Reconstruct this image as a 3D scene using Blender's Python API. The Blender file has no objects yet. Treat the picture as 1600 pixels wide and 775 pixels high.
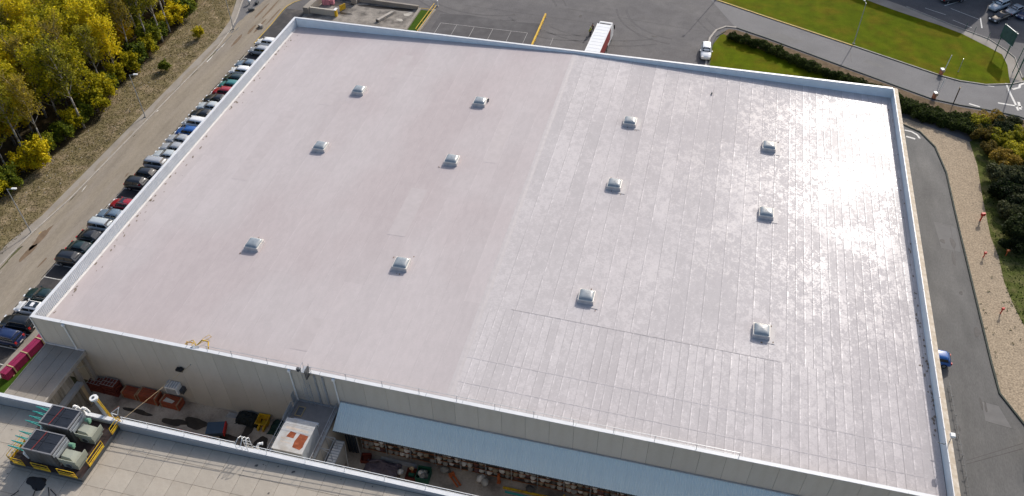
import bpy, bmesh, math, random
from mathutils import Vector, Matrix
from math import radians as rad, sin, cos, pi
random.seed(7)
U = random.uniform
scene = bpy.context.scene
C = scene.collection

# ------------------------------------------------------------------ camera, sky, sun, exposure
cd = bpy.data.cameras.new('camera'); cam = bpy.data.objects.new('camera', cd); C.objects.link(cam); scene.camera = cam
CY, CP, CR = -0.253142281, 0.764897207, -0.0144711447
fw = Vector((sin(CY)*cos(CP), cos(CY)*cos(CP), -sin(CP)))
rt = Vector((cos(CY), -sin(CY), 0)); up = rt.cross(fw)
r2 = cos(CR)*rt + sin(CR)*up; u2 = -sin(CR)*rt + cos(CR)*up
m = Matrix((r2, u2, -fw)).transposed().to_4x4(); m.translation = Vector((65.873, -45.315, 77.569))
cam.matrix_world = m
cd.sensor_width = 36; cd.lens = 36*1296.92/1600; cd.clip_start = .5; cd.clip_end = 6000
SUN_AZ, SUN_EL = 17.0, 33.0
w = bpy.data.worlds.new('World'); scene.world = w; w.use_nodes = True
nt = w.node_tree; bg = nt.nodes['Background']; sky = nt.nodes.new('ShaderNodeTexSky'); sky.sky_type = 'NISHITA'
sky.sun_disc = False; sky.sun_elevation = rad(SUN_EL); sky.sun_rotation = rad(SUN_AZ); sky.air_density = 1.0; sky.dust_density = 3.0
nt.links.new(sky.outputs[0], bg.inputs[0]); bg.inputs[1].default_value = .14
sd = bpy.data.lights.new('sun', 'SUN'); sd.energy = 3.1; sd.angle = rad(.55); sd.color = (1, .955, .89)
so = bpy.data.objects.new('sun', sd); C.objects.link(so)
sv = Vector((sin(rad(SUN_AZ))*cos(rad(SUN_EL)), cos(rad(SUN_AZ))*cos(rad(SUN_EL)), sin(rad(SUN_EL))))
so.rotation_euler = sv.to_track_quat('Z', 'Y').to_euler(); so.location = (60, 60, 120)
scene.view_settings.view_transform = 'Standard'; scene.view_settings.look = 'None'
scene.view_settings.exposure = 0.3; scene.view_settings.gamma = 1

# ------------------------------------------------------------------ helpers
def srgb(r, g, b):
    f = lambda v: (v/255/12.92) if v/255 <= .04045 else ((v/255+.055)/1.055)**2.4
    return (f(r), f(g), f(b))
MATS = {}
def mat(name, col, rough=.7, var=.12, scale=1., stretch=(1, 1, 1), col2=None, scale2=.12, amt2=.5, bump=0., bscale=None, metal=0., spec=.25,
        rnd=0., fine=0., fscale=12., trans=0.):
    if name in MATS: return MATS[name]
    m = bpy.data.materials.new(name); m.use_nodes = True; t = m.node_tree; N = t.nodes; L = t.links
    b = N['Principled BSDF']; b.inputs['Roughness'].default_value = rough; b.inputs['Metallic'].default_value = metal
    b.inputs['Specular IOR Level'].default_value = spec
    tc = N.new('ShaderNodeTexCoord'); mp = N.new('ShaderNodeMapping'); mp.inputs['Scale'].default_value = stretch
    L.new(tc.outputs['Object'], mp.inputs[0])
    def noise(s, d=3):
        n = N.new('ShaderNodeTexNoise'); n.inputs['Scale'].default_value = s; n.inputs['Detail'].default_value = d
        n.inputs['Roughness'].default_value = .6; L.new(mp.outputs[0], n.inputs[0]); return n
    def mul(colsock, facsock, lo, hi):
        mr = N.new('ShaderNodeMapRange'); mr.inputs[1].default_value = .3; mr.inputs[2].default_value = .7
        mr.inputs[3].default_value = lo; mr.inputs[4].default_value = hi; L.new(facsock, mr.inputs[0])
        v = N.new('ShaderNodeVectorMath'); v.operation = 'SCALE'; L.new(colsock, v.inputs[0]); L.new(mr.outputs[0], v.inputs['Scale']); return v.outputs[0]
    rgb = N.new('ShaderNodeRGB'); rgb.outputs[0].default_value = (*col, 1); c = rgb.outputs[0]
    if col2:
        n2 = noise(scale2, 4); cr = N.new('ShaderNodeMapRange'); cr.inputs[1].default_value = .5-.16*amt2*1.2; cr.inputs[2].default_value = .5+.22
        cr.interpolation_type = 'SMOOTHSTEP'
        L.new(n2.outputs[0], cr.inputs[0]); mx = N.new('ShaderNodeMix'); mx.data_type = 'RGBA'; L.new(cr.outputs[0], mx.inputs[0])
        L.new(c, mx.inputs[6]); mx.inputs[7].default_value = (*col2, 1); c = mx.outputs[2]
    if var: c = mul(c, noise(scale, 4).outputs[0], 1-var, 1+var)
    if fine: c = mul(c, noise(fscale, 2).outputs[0], 1-fine, 1+fine)
    if rnd:
        oi = N.new('ShaderNodeObjectInfo'); mr = N.new('ShaderNodeMapRange'); mr.inputs[3].default_value = 1-rnd; mr.inputs[4].default_value = 1+rnd
        L.new(oi.outputs['Random'], mr.inputs[0]); v = N.new('ShaderNodeVectorMath'); v.operation = 'SCALE'
        L.new(c, v.inputs[0]); L.new(mr.outputs[0], v.inputs['Scale']); c = v.outputs[0]
    L.new(c, b.inputs['Base Color'])
    if bump:
        bn = N.new('ShaderNodeBump'); bn.inputs['Strength'].default_value = bump; bn.inputs['Distance'].default_value = .05
        L.new(noise(bscale or scale*3, 3).outputs[0], bn.inputs['Height']); L.new(bn.outputs[0], b.inputs['Normal'])
    if trans: b.inputs['Transmission Weight'].default_value = trans
    MATS[name] = m; return m

class MB:
    def __init__(s): s.v = []; s.f = []
    def add(s, vs, fs):
        o = len(s.v); s.v += [tuple(v) for v in vs]; s.f += [tuple(i+o for i in f) for f in fs]; return s
    def box(s, x0, y0, z0, x1, y1, z1, rz=0, piv=None):
        vs = [Vector(p) for p in ((x0,y0,z0),(x1,y0,z0),(x1,y1,z0),(x0,y1,z0),(x0,y0,z1),(x1,y0,z1),(x1,y1,z1),(x0,y1,z1))]
        if rz:
            c = Vector(piv or ((x0+x1)/2, (y0+y1)/2, 0)); R = Matrix.Rotation(rz, 3, 'Z'); vs = [R@(v-c)+c for v in vs]
        return s.add(vs, [(3,2,1,0),(4,5,6,7),(0,1,5,4),(1,2,6,5),(2,3,7,6),(3,0,4,7)])
    def tube(s, p0, p1, r, n=6, r1=None):
        p0 = Vector(p0); p1 = Vector(p1); r1 = r if r1 is None else r1
        d = (p1-p0).normalized(); a = d.orthogonal().normalized(); b = d.cross(a); vs = []
        for p, q in ((p0, r), (p1, r1)):
            for i in range(n): t = 2*pi*i/n; vs.append(p+a*cos(t)*q+b*sin(t)*q)
        fs = [(i, (i+1)%n, n+(i+1)%n, n+i) for i in range(n)]+[tuple(range(n))[::-1], tuple(range(n, 2*n))]
        return s.add(vs, fs)
    def path(s, pts, r, n=5):
        for a, b in zip(pts, pts[1:]): s.tube(a, b, r, n)
        return s
    def prism(s, poly, z0, z1):
        n = len(poly); a = sum(poly[i][0]*poly[(i+1)%n][1]-poly[(i+1)%n][0]*poly[i][1] for i in range(n))
        if a < 0: poly = poly[::-1]
        vs = [(x, y, z0) for x, y in poly]+[(x, y, z1) for x, y in poly]
        return s.add(vs, [tuple(range(n))[::-1], tuple(range(n, 2*n))]+[(i, (i+1)%n, n+(i+1)%n, n+i) for i in range(n)])
    def strip(s, line, w0, w1, z0, z1):
        # a band of rectangular section following a polyline, offset w0..w1 to its left
        n = len(line); P = [Vector(p).to_2d() for p in line]; nm = []
        for i in range(n):
            t = (P[min(i+1, n-1)]-P[max(i-1, 0)]).normalized(); nm.append(Vector((-t.y, t.x)))
        for i in range(n-1):
            q = [P[i]+nm[i]*w0, P[i+1]+nm[i+1]*w0, P[i+1]+nm[i+1]*w1, P[i]+nm[i]*w1]
            vs = [(p.x, p.y, z0) for p in q]+[(p.x, p.y, z1) for p in q]
            s.add(vs, [(3,2,1,0),(4,5,6,7),(0,1,5,4),(1,2,6,5),(2,3,7,6),(3,0,4,7)] if w1 > w0 else [(0,1,2,3),(7,6,5,4),(4,5,1,0),(5,6,2,1),(6,7,3,2),(7,4,0,3)])
        return s
    def poly(s, pts, z=0.):
        pts = [(p[0], p[1], p[2] if len(p) > 2 else z) for p in pts]; n = len(pts)
        a = sum(pts[i][0]*pts[(i+1)%n][1]-pts[(i+1)%n][0]*pts[i][1] for i in range(n))
        if a < 0: pts = pts[::-1]
        return s.add(pts, [tuple(range(n))])
    def loft(s, rings, cap=True):
        n = len(rings[0]); vs = [p for r in rings for p in r]; fs = []
        for k in range(len(rings)-1):
            for i in range(n): fs.append((k*n+i, k*n+(i+1)%n, (k+1)*n+(i+1)%n, (k+1)*n+i))
        if cap: fs += [tuple(range(n))[::-1], tuple(range((len(rings)-1)*n, len(rings)*n))]
        return s.add(vs, fs)
    def mesh(s, name, m, smooth=False):
        me = bpy.data.meshes.new(name); me.from_pydata(s.v, [], s.f); me.update()
        if m: me.materials.append(m)
        if smooth: me.polygons.foreach_set('use_smooth', [True]*len(me.polygons))
        return me
    def build(s, name, m, parent=None, smooth=False, loc=None, rz=0., kind=None, label=None, cat=None, group=None, bevel=0):
        o = bpy.data.objects.new(name, s.mesh(name, m, smooth)); return fin(o, parent, loc, rz, kind, label, cat, group, bevel)
def fin(o, parent=None, loc=None, rz=0., kind=None, label=None, cat=None, group=None, bevel=0):
    C.objects.link(o)
    if parent: o.parent = parent
    if loc: o.location = loc
    if rz: o.rotation_euler.z = rz
    if kind: o['kind'] = kind
    if label: o['label'] = label
    if cat: o['category'] = cat
    if group: o['group'] = group
    if bevel: b = o.modifiers.new('bevel', 'BEVEL'); b.width = bevel; b.segments = 2; b.limit_method = 'ANGLE'
    return o
def inst(name, me, parent=None, loc=None, rz=0., **k): return fin(bpy.data.objects.new(name, me), parent, loc, rz, **k)
def thing(name, label, cat, loc=(0, 0, 0), rz=0., group=None):
    return fin(bpy.data.objects.new(name, None), None, loc, rz, None, label, cat, group)
def dup(root, loc, rz=None, label=None):
    r = root.copy(); C.objects.link(r); r.location = loc
    if rz is not None: r.rotation_euler.z = rz
    if label: r['label'] = label
    for ch in list(root.children):
        c = ch.copy(); C.objects.link(c); c.parent = r
        for g in list(ch.children): d = g.copy(); C.objects.link(d); d.parent = c
    return r

def blob(cx, cy, rx, ry, rot=0, n=22, j=.25):
    out = []; p1, p2, p3 = U(0, 6), U(0, 6), U(0, 6)
    for i in range(n):
        a = 2*pi*i/n; k = 1+j*(.55*sin(2*a+p1)+.4*sin(3*a+p2)+.3*sin(5*a+p3)); x = cos(a)*rx*k; y = sin(a)*ry*k; out.append((cx+x*cos(rot)-y*sin(rot), cy+x*sin(rot)+y*cos(rot)))
    return out
# ------------------------------------------------------------------ materials
M = {}
M['asphalt'] = mat('asphalt', (.105, .1, .102), .85, .12, .5, col2=(.135, .128, .126), scale2=.09, fine=.16, fscale=5, bump=.25, bscale=25)
M['asphalt_pale'] = mat('asphalt_pale', (.15, .147, .15), .8, .1, .6, col2=(.125, .123, .125), scale2=.15, fine=.12, fscale=5, bump=.2, bscale=25)
M['asphalt_dark'] = mat('asphalt_dark', (.05, .048, .05), .85, .15, .6, col2=(.1, .09, .08), scale2=.3, fine=.12, fscale=7)
M['road_dust'] = mat('road_dust', (.275, .238, .188), .9, .16, .6, stretch=(1.6, .2, 1), col2=(.245, .215, .18), scale2=.3, fine=.14, fscale=9, bump=.2, bscale=8, spec=.04)
M['road_right'] = mat('road_right', (.105, .103, .1), .8, .14, .6, stretch=(1, .3, 1), col2=(.135, .131, .125), scale2=.25, fine=.12, fscale=8, bump=.25, bscale=25)
M['concrete'] = mat('concrete', (.3, .27, .235), .85, .12, .8, col2=(.22, .195, .165), scale2=.4, fine=.08, fscale=9, bump=.15)
M['concrete_kerb'] = mat('concrete_kerb', (.36, .33, .29), .85, .18, 1.5)
M['dark_kerb'] = mat('dark_kerb', (.045, .055, .045), .8, .25, 2)
M['court_floor'] = mat('court_floor', (.42, .36, .29), .85, .22, .7, col2=(.13, .105, .085), scale2=.35, fine=.12, fscale=5, bump=.2)
M['yard_floor'] = mat('yard_floor', (.25, .225, .195), .85, .25, .6, col2=(.08, .072, .065), scale2=.35, fine=.15, fscale=4)
M['verge'] = mat('verge', (.17, .14, .075), .95, .3, .8, col2=(.27, .21, .14), scale2=.45, fine=.35, fscale=6, bump=.6, bscale=4, spec=.04)
M['forest_floor'] = mat('forest_floor', (.05, .04, .022), .95, .35, .8, col2=(.09, .06, .03), scale2=.3, fine=.2, spec=.04)
M['ground'] = mat('ground', (.1, .09, .05), .95, .3, .1, col2=(.08, .1, .04), scale2=.02, spec=.04)
M['lawn'] = mat('lawn', (.08, .105, .002), .95, .22, .5, col2=(.115, .1, .005), scale2=.22, fine=.2, fscale=7, bump=.4, bscale=15, spec=.04)
M['lawn_green'] = mat('lawn_green', (.045, .085, .01), .95, .2, 1, fine=.2, fscale=7, spec=.04)
M['mulch'] = mat('mulch', (.13, .095, .06), .95, .25, 1.5, col2=(.18, .13, .085), scale2=.6, fine=.25, fscale=8, bump=.4, spec=.04)
M['gravel'] = mat('gravel', (.33, .265, .19), .95, .1, 1, fine=.35, fscale=4.5, bump=.6, bscale=6, spec=.04)
M['rough_grass'] = mat('rough_grass', (.075, .09, .022), .95, .3, 1, col2=(.13, .12, .05), scale2=.7, fine=.3, fscale=5, bump=.5, spec=.04)
M['white_line'] = mat('white_line', (.6, .58, .54), .7, .25, 3)
M['yellow_line'] = mat('yellow_line', (.5, .33, .045), .7, .25, 3)
M['wall_concrete'] = mat('wall_concrete', (.50, .46, .395), .85, .1, .5, stretch=(1, 1, .5), col2=(.41, .37, .31), scale2=.5, rnd=.05, fine=.04, bump=.06)
M['joint'] = mat('joint', (.05, .045, .035), .9, .1)
M['coping'] = mat('coping', (.62, .63, .64), .45, .06, .8, metal=0., spec=.6)
M['coping_stained'] = mat('coping_stained', (.5, .41, .3), .7, .2, .9, col2=(.62, .56, .48), scale2=.9)
M['membrane_white'] = mat('membrane_white', (.66, .72, .76), .6, .06, .8, fine=.04)
M['ribbed_metal'] = mat('ribbed_metal', (.66, .68, .7), .5, .06, .8)
M['white_metal'] = mat('white_metal', (.72, .72, .7), .45, .06, 2)
M['galv'] = mat('galv', (.42, .44, .46), .4, .1, 2, metal=.5)
M['steel_dark'] = mat('steel_dark', (.08, .085, .09), .5, .15, 2, metal=.3)
M['grey_metal'] = mat('grey_metal', (.3, .3, .3), .5, .15, 1.5, metal=.3)
M['canopy_metal'] = mat('canopy_metal', (.64, .74, .73), .5, .06, .5, metal=.1)
M['rubber'] = mat('rubber', (.018, .018, .018), .8, .1)
M['rim'] = mat('rim', (.35, .35, .36), .35, 0, metal=.6)
M['glass'] = mat('glass', (.012, .017, .022), .04, 0, spec=1.)
M['light_clear'] = mat('light_clear', (.7, .72, .74), .1, 0, spec=.9)
M['light_red'] = mat('light_red', (.4, .01, .01), .15, 0, spec=.8)
M['plate'] = mat('plate', (.75, .75, .72), .4, 0)
M['black'] = mat('black', (.015, .016, .018), .5, .2, 3)
M['yellow'] = mat('yellow', (.62, .4, .02), .5, .1, 2, col2=(.4, .2, .03), scale2=2.5)
M['teal'] = mat('teal', (.05, .34, .3), .5, .1, 2)
M['green_paint'] = mat('green_paint', (.02, .1, .06), .5, .1, 2)
M['beige_paint'] = mat('beige_paint', (.3, .31, .25), .5, .08, 1.5)
M['orange'] = mat('orange', (.42, .11, .035), .6, .15, 2)
M['red_paint'] = mat('red_paint', (.5, .03, .02), .5, .1, 2)
M['rust'] = mat('rust', (.22, .055, .022), .9, .25, 2, col2=(.3, .1, .05), scale2=1.6, fine=.15)
M['rust_pale'] = mat('rust_pale', (.5, .43, .36), .9, .15, 2, col2=(.4, .33, .27), scale2=1.6)
M['deck'] = mat('deck', (.05, .03, .026), .7, .35, 1.2, col2=(.02, .018, .018), scale2=.9)
M['brick_red'] = mat('brick_red', (.3, .075, .035), .7, .2, 1.5, rnd=.15)
M['dark_red'] = mat('dark_red', (.13, .028, .018), .7, .2, 1.5)
M['magenta'] = mat('magenta', (.24, .018, .07), .6, .12, 1)
M['tan'] = mat('tan', (.45, .34, .2), .8, .15, 2)
M['bark'] = mat('bark', (.17, .145, .12), .9, .25, 2, rnd=.2)
M['bark_pale'] = mat('bark_pale', (.36, .33, .29), .9, .25, 2, rnd=.15)
M['twig'] = mat('twig', (.26, .21, .15), .9, .2, 2, rnd=.2)
M['pink'] = mat('pink', (.5, .2, .24), .7, .2, 2)
M['near_roof'] = mat('near_roof', (.385, .34, .28), .75, .12, .6, col2=(.31, .265, .21), scale2=.35, rnd=.05, fine=.05)
M['blue_plastic'] = mat('blue_plastic', (.02, .07, .25), .4, .1, 2)

def leafmat(name, cols, rnd=.18):
    m = bpy.data.materials.new(name); m.use_nodes = True; t = m.node_tree; N = t.nodes; L = t.links; b = N['Principled BSDF']
    b.inputs['Roughness'].default_value = .6; b.inputs['Specular IOR Level'].default_value = .1
    g = N.new('ShaderNodeNewGeometry'); ramp = N.new('ShaderNodeValToRGB'); tc = N.new('ShaderNodeTexCoord')
    n = N.new('ShaderNodeTexNoise'); n.inputs['Scale'].default_value = .55; n.inputs['Detail'].default_value = 2; L.new(tc.outputs['Object'], n.inputs[0])
    oi = N.new('ShaderNodeObjectInfo')
    def mth(op, a, bb):
        q = N.new('ShaderNodeMath'); q.operation = op
        for i, x in enumerate((a, bb)):
            if isinstance(x, (int, float)): q.inputs[i].default_value = x
            else: L.new(x, q.inputs[i])
        return q.outputs[0]
    f = mth('ADD', mth('MULTIPLY', g.outputs['Random Per Island'], .4), mth('MULTIPLY', n.outputs[0], .7))
    f = mth('ADD', f, mth('MULTIPLY', mth('SUBTRACT', oi.outputs['Random'], .5), rnd*2))
    L.new(f, ramp.inputs[0]); e = ramp.color_ramp.elements
    e[0].position = .25; e[0].color = (*cols[0], 1); e[1].position = .85; e[1].color = (*cols[-1], 1)
    for i, c in enumerate(cols[1:-1]): x = e.new(.25+.6*(i+1)/(len(cols)-1)); x.color = (*c, 1)
    L.new(ramp.outputs[0], b.inputs['Base Color'])
    tr = N.new('ShaderNodeBsdfTranslucent'); L.new(ramp.outputs[0], tr.inputs[0]); mx = N.new('ShaderNodeMixShader'); mx.inputs[0].default_value = .48
    L.new(b.outputs[0], mx.inputs[1]); L.new(tr.outputs[0], mx.inputs[2]); L.new(mx.outputs[0], N['Material Output'].inputs[0]); return m
LF = {
 'yellow': leafmat('leaf_yellow', [(.18, .19, .012), (.5, .43, .014), (.78, .62, .02)]),
 'olive': leafmat('leaf_olive', [(.11, .12, .015), (.33, .31, .025), (.56, .48, .035)]),
 'ochre': leafmat('leaf_ochre', [(.14, .12, .02), (.33, .26, .03), (.52, .4, .04)]),
 'green': leafmat('leaf_green', [(.05, .08, .01), (.14, .18, .018), (.3, .3, .02)]),
 'gold': leafmat('leaf_gold', [(.35, .25, .01), (.7, .5, .012), (.8, .6, .02)]),
 'dark': leafmat('leaf_dark', [(.012, .02, .008), (.03, .045, .014), (.07, .085, .03)]),
 'hedge': leafmat('leaf_hedge', [(.018, .03, .008), (.04, .06, .012), (.09, .11, .03)]),
 'sage': leafmat('leaf_sage', [(.035, .042, .018), (.075, .085, .035), (.15, .16, .085)]),
 'rusty': leafmat('leaf_rusty', [(.09, .075, .02), (.22, .16, .03), (.42, .28, .04)]),
 'dry': leafmat('leaf_dry', [(.15, .135, .05), (.22, .18, .085), (.3, .24, .14)]),
}

# ------------------------------------------------------------------ setting: ground sheets
def sheet(name, m, pts, z, label=None):
    return MB().poly(pts, z).build(name, m, kind='structure')
sheet('ground', M['ground'], [(-1500, -1500), (1500, -1500), (1500, 1500), (-1500, 1500)], -.03)
sheet('forest_floor', M['forest_floor'], [(-160, -60), (-28, -60), (-28.5, 26), (-27, 40), (-26, 46), (-28.6, 55), (-28.6, 72), (-31, 88), (-33, 140), (-160, 140)], -.01)
sheet('verge', M['verge'], [(-30.5, -60), (-22.1, -60), (-21.9, 18), (-20.9, 24), (-20.9, 46), (-20.6, 74), (-21.5, 81), (-24.5, 89), (-30, 140), (-36, 140), (-31.8, 88), (-29.3, 72), (-29.3, 55), (-26.7, 46), (-27.7, 40), (-29.2, 26)], .0)
sheet('road_left', M['road_dust'], [(-19.2, -60), (-12.95, -60), (-13.2, 76), (-13.2, 82), (-13.5, 88), (-12.6, 91), (-8, 96), (8, 110), (8, 150), (-19, 150), (-18.6, 90), (-18.4, 75), (-18.8, 60), (-18.7, 40), (-18.7, 28), (-19.4, 20)], .012)
sheet('side_road', M['asphalt_pale'], [(-18.5, 70), (-18.3, 76), (-18.7, 88), (-19.2, 150), (-33, 150), (-24, 92), (-21.6, 84), (-20, 78), (-19.3, 72)], .008)
sheet('car_park', M['asphalt_dark'], [(-12.9, -60), (-5, -60), (-5, 80), (-7, 88), (-13.1, 88), (-13.1, 76)], .010)
sheet('yard_asphalt', M['asphalt'], [(-13.2, 78), (-13.3, 88), (-12.5, 91), (-7.9, 96), (8.1, 110), (8.1, 150), (60, 150), (140, 150), (140, 66), (-9, 66), (-9, 78)], .004)
sheet('pavement_left', M['concrete'], [(-22.0, -60), (-19.8, -60), (-20.0, 20), (-19.35, 28), (-19.3, 60), (-19.1, 70), (-19.5, 76), (-20.8, 82), (-23.2, 90), (-24.6, 90), (-21.6, 81), (-20.7, 74), (-20.8, 46), (-20.9, 24), (-21.8, 18)], .02)
Nk = [(60, 113.5), (67.7, 109.9), (77.5, 105.1), (92.8, 97.8), (106.6, 91.0), (109.5, 90.0), (113.5, 89.7), (117.7, 90.9), (120.5, 92.6)]
Hk = [(67.6, 80), (67.6, 86.5), (67.4, 91.3), (67.6, 94.8), (68.5, 97.9), (70.1, 99.6), (71.9, 99.6), (77.7, 96.9), (88.7, 91.1), (98.9, 85.8), (104.2, 83.1), (108.5, 82.2), (112.3, 81.8), (117.0, 81.0), (119, 80)]
sheet('road_north', M['asphalt_pale'], [(71.9, 99.6), (66, 110.7)]+Nk[2:]+[(130, 96), (140, 96), (140, 78), (119, 80)]+Hk[:6:-1], .009)
Wp = [(101.1, 113.0), (108.6, 108.9), (111.9, 106.7), (115.9, 102.7), (117.8, 100.6), (118.1, 97.0), (117.7, 93.0)]
Ep = [(103, 115.0), (110.2, 109.6), (112.9, 107.9), (116.4, 105.5), (118.6, 102.2), (119.7, 99.8), (119.7, 93.2)]
sheet('lawn', M['lawn'], Nk[:7]+[(117.6, 91.0)]+Wp[::-1]+[(96.6, 115.8), (88, 121), (60, 135)], .016)
sheet('footpath', M['concrete'], [(80, 126.5), (96.6, 115.8)]+Wp+[(119.7, 91.9)]+Ep[::-1]+[(80, 129)], .02)
sheet('path_verge', M['rough_grass'], [(119.75, 92.3), (119.75, 99.8), (125, 96), (128, 93)], .019)
sheet('car_park_north', M['asphalt'], [(80, 129.5)]+[(x+.02, y+.02) for x, y in Ep]+[(125, 96.2), (150, 90), (150, 160), (80, 160)], .024)
sheet('island_lawn', M['lawn'], [(67.8, 66), (67.9, 86.7), (68.0, 89.2), (68.1, 92.6), (69.2, 96.3), (71.3, 98.8), (78, 95.6), (89, 89.8), (99, 84.6), (99, 66)], .016)
sheet('mulch_strip', M['mulch'], [(69.2, 97.2), (70.6, 98.9), (72, 98.9), (77.9, 96.3), (88.9, 90.6), (99.1, 85.3), (104.3, 82.6), (108.6, 81.7), (112.4, 81.3), (118.6, 79.9), (118, 74), (108, 76), (100, 80), (88, 86.6), (78, 92), (72, 95.5)], .020)
Ek = [(96, 75.2), (99.0, 74.5), (101.4, 73.0), (103.2, 69.5), (104.1, 63.3), (104.2, 54.4), (104.3, 49.1), (104.6, 36.0), (104.8, 27), (105.0, 22.5), (107.2, 18.1), (109.5, 14), (112, 5)]
sheet('gravel_strip', M['gravel'], [(92, 78.5), (100.1, 76.3), (104.7, 74.0), (108.6, 72.1)]+[(108.9, 66.3), (108.5, 58.3), (108.3, 50.0), (108.7, 46.3), (108.6, 41.4), (109.1, 37.0), (109.7, 33.9), (112, 28), (118, 18), (125, 5)]+Ek[::-1], .014)
sheet('road_right', M['road_right'], [(94.6, -60), (116, -60)]+Ek[::-1]+[(94.6, 75.4)], .010)
sheet('bank_right', M['rough_grass'], [(108.6, 72.1), (108.9, 66.3), (108.5, 58.3), (108.3, 50.0), (108.7, 46.3), (108.6, 41.4), (109.1, 37.0), (109.7, 33.9), (112, 28), (118, 18), (160, 10), (160, 78), (119.6, 79.5), (112, 76)], .012)
sheet('courtyard', M['court_floor'], [(4.4, -8.6), (4.4, 0), (94, 0), (94, -8.6)], .016)
sheet('pavement_corner', M['concrete'], [(-8.3, -30), (-8.3, 8), (-6.9, 8), (-5.6, 3.6), (-5.6, 70), (0, 70), (0, 2.5), (-5, -1), (-8, -30)], .014)
sheet('lawn_corner', M['lawn_green'], [(-7.4, -2.8), (-5.2, 6), (-3.9, 6), (.2, 0), (.2, -8.5), (-7.6, -8.5)], .026)
sheet('darker_bays', mat('asphalt_darker', (.075, .072, .075), .85, .14, .6, col2=(.1, .096, .098), scale2=.2, fine=.12, fscale=6), [(16.4, 66), (16.8, 92.6), (22, 93.4), (30, 92.6), (36.2, 93.2), (36.3, 66)], .009)  # darker asphalt sheet laid around the marked bays
# kerbs
MB().strip([(-19.9, -60), (-20.0, 20), (-19.3, 28), (-19.2, 46), (-19.1, 60), (-19.0, 70), (-19.3, 73), (-19.9, 78), (-21, 82.5), (-23.2, 89.3), (-31, 120)], 0, -.22, 0, .13).build('kerb', M['concrete_kerb'], kind='structure')
MB().strip(Nk[::-1], 0, .2, 0, .13).build('kerb', M['concrete_kerb'], kind='structure')
MB().strip(Hk[:7], 0, .32, 0, .12).build('kerb', M['concrete_kerb'], kind='structure')
MB().strip(Hk[6:], 0, .16, 0, .12).build('kerb', M['dark_kerb'], kind='structure')
MB().strip([(67.95, 80), (67.95, 92), (68.5, 95.6), (70, 97.9)], 0, -.14, 0, .12).build('kerb', M['dark_kerb'], kind='structure')
MB().strip(Ek, 0, .2, 0, .14).build('kerb', M['dark_kerb'], kind='structure')
MB().strip(Nk[3:][::-1], .2, .3, 0, .09).build('kerb', M['dark_kerb'], kind='structure')
MB().strip(Ep, .0, .14, 0, .15).build('kerb', M['concrete_kerb'], kind='structure')
MB().box(-12.95, -60, 0, -12.8, 73, .03).box(-5.75, 3.5, 0, -5.6, 70, .12).build('kerb', M['concrete_kerb'], kind='structure')
# painted markings
def paint(name, m, bits, z): 
    b = MB()
    for ln, wd in bits: b.strip(ln, -wd/2, wd/2, z-.004, z)
    return b.build(name, m, kind='structure')
paint('lane_line', M['white_line'], [([(-18.9, 44), (-18.75, 39), (-18.7, 34), (-18.6, 29)], .2), ([(-19, 16), (-19, 12)], .15),
      ([(-18.5, 66), (-18.4, 75), (-18.7, 84), (-18.6, 90), (-18.8, 100)], .2), ([(-18.9, 50), (-18.8, 56)], .18)], .026)
paint('yellow_road_line', M['yellow_line'], [([(-13.25, 74.5), (-13.25, 82), (-13.5, 86.5), (-13.5, 89), (-12.9, 90.6), (-11.6, 92.2), (-9, 95)], .14),
      ([(-18.9, 19.5), (-18.8, 22.5)], .12), ([(-19.1, 19.3), (-19.0, 22.4)], .1), ([(-18.6, 46.6), (-18.65, 47.6)], .15)], .026)
paint('yellow_kerb_line', M['yellow_line'], [([(67.7, 109.7), (77.5, 104.9), (92.6, 97.7)], .22)], .135)
baypts = [y for y in [2.0, 4.35, 6.7, 9.05, 11.3, 13.48, 15.82]+[18.1+2.33*i for i in range(24)]]
paint('bay_line', M['white_line'], [([(-12.8, y), (-8.3, y)], .11) for y in baypts]+[([(-12.8, y), (-8.3, y)], .11) for y in (-.4, -2.7, -5)], .024)
paint('bay_line', mat('faded_line', (.3, .29, .28), .8, .3, 3), [([(x, 82), (x, 89.3)], .08) for x in (17.8, 21, 24.4, 28, 31.5, 34.6)]+[([(17.8, 89.3), (34.6, 89.3)], .1), ([(39.6, 86), (39.6, 88.5)], .08)]+
      [([(x, 97.5), (x+.3, 104)], .09) for x in (-3, 1, 4, 7.5, 11, 14)]+[([(-3, 97.5), (14, 97.2)], .09)], .016)
paint('car_park_line', M['white_line'], [([(116.1, 113.6), (117.4, 110.9), (118.5, 117.0)][:1]+[(115.8, 109.6)], .22), ([(110.2, 117.1), (114.5, 120.6)], .2), ([(106.5, 115.3), (110, 113.4)], .12), ([(111.2, 116.2), (115.8, 112.9)], .12), ([(111, 111.6), (114, 109.3)], .1)], .036)
paint('road_marking', M['white_line'], [([(116.9, 90.9), (117.0, 88), (117.3, 84.6), (117.4, 82.8)], .32), ([(114.6, 84.4), (118.2, 84.0)], .35), ([(117.8, 83.2), (117.9, 85.4)], .4),
      ([(117.6, 89.2), (118.8, 90.0), (119.1, 91.0), (120.3, 91.9)], .4), ([(110.5, 89.6), (114.8, 89.35)], .16), ([(110.0, 83.1), (111.6, 82.5)], .3), ([(99.2, 73.1), (100.2, 72.9), (101.0, 72.2), (101.3, 71.3)], .3), ([(99.3, 71.4), (100.6, 71.0)], .35)], .017)
random.seed(55); ab = MB()
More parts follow.
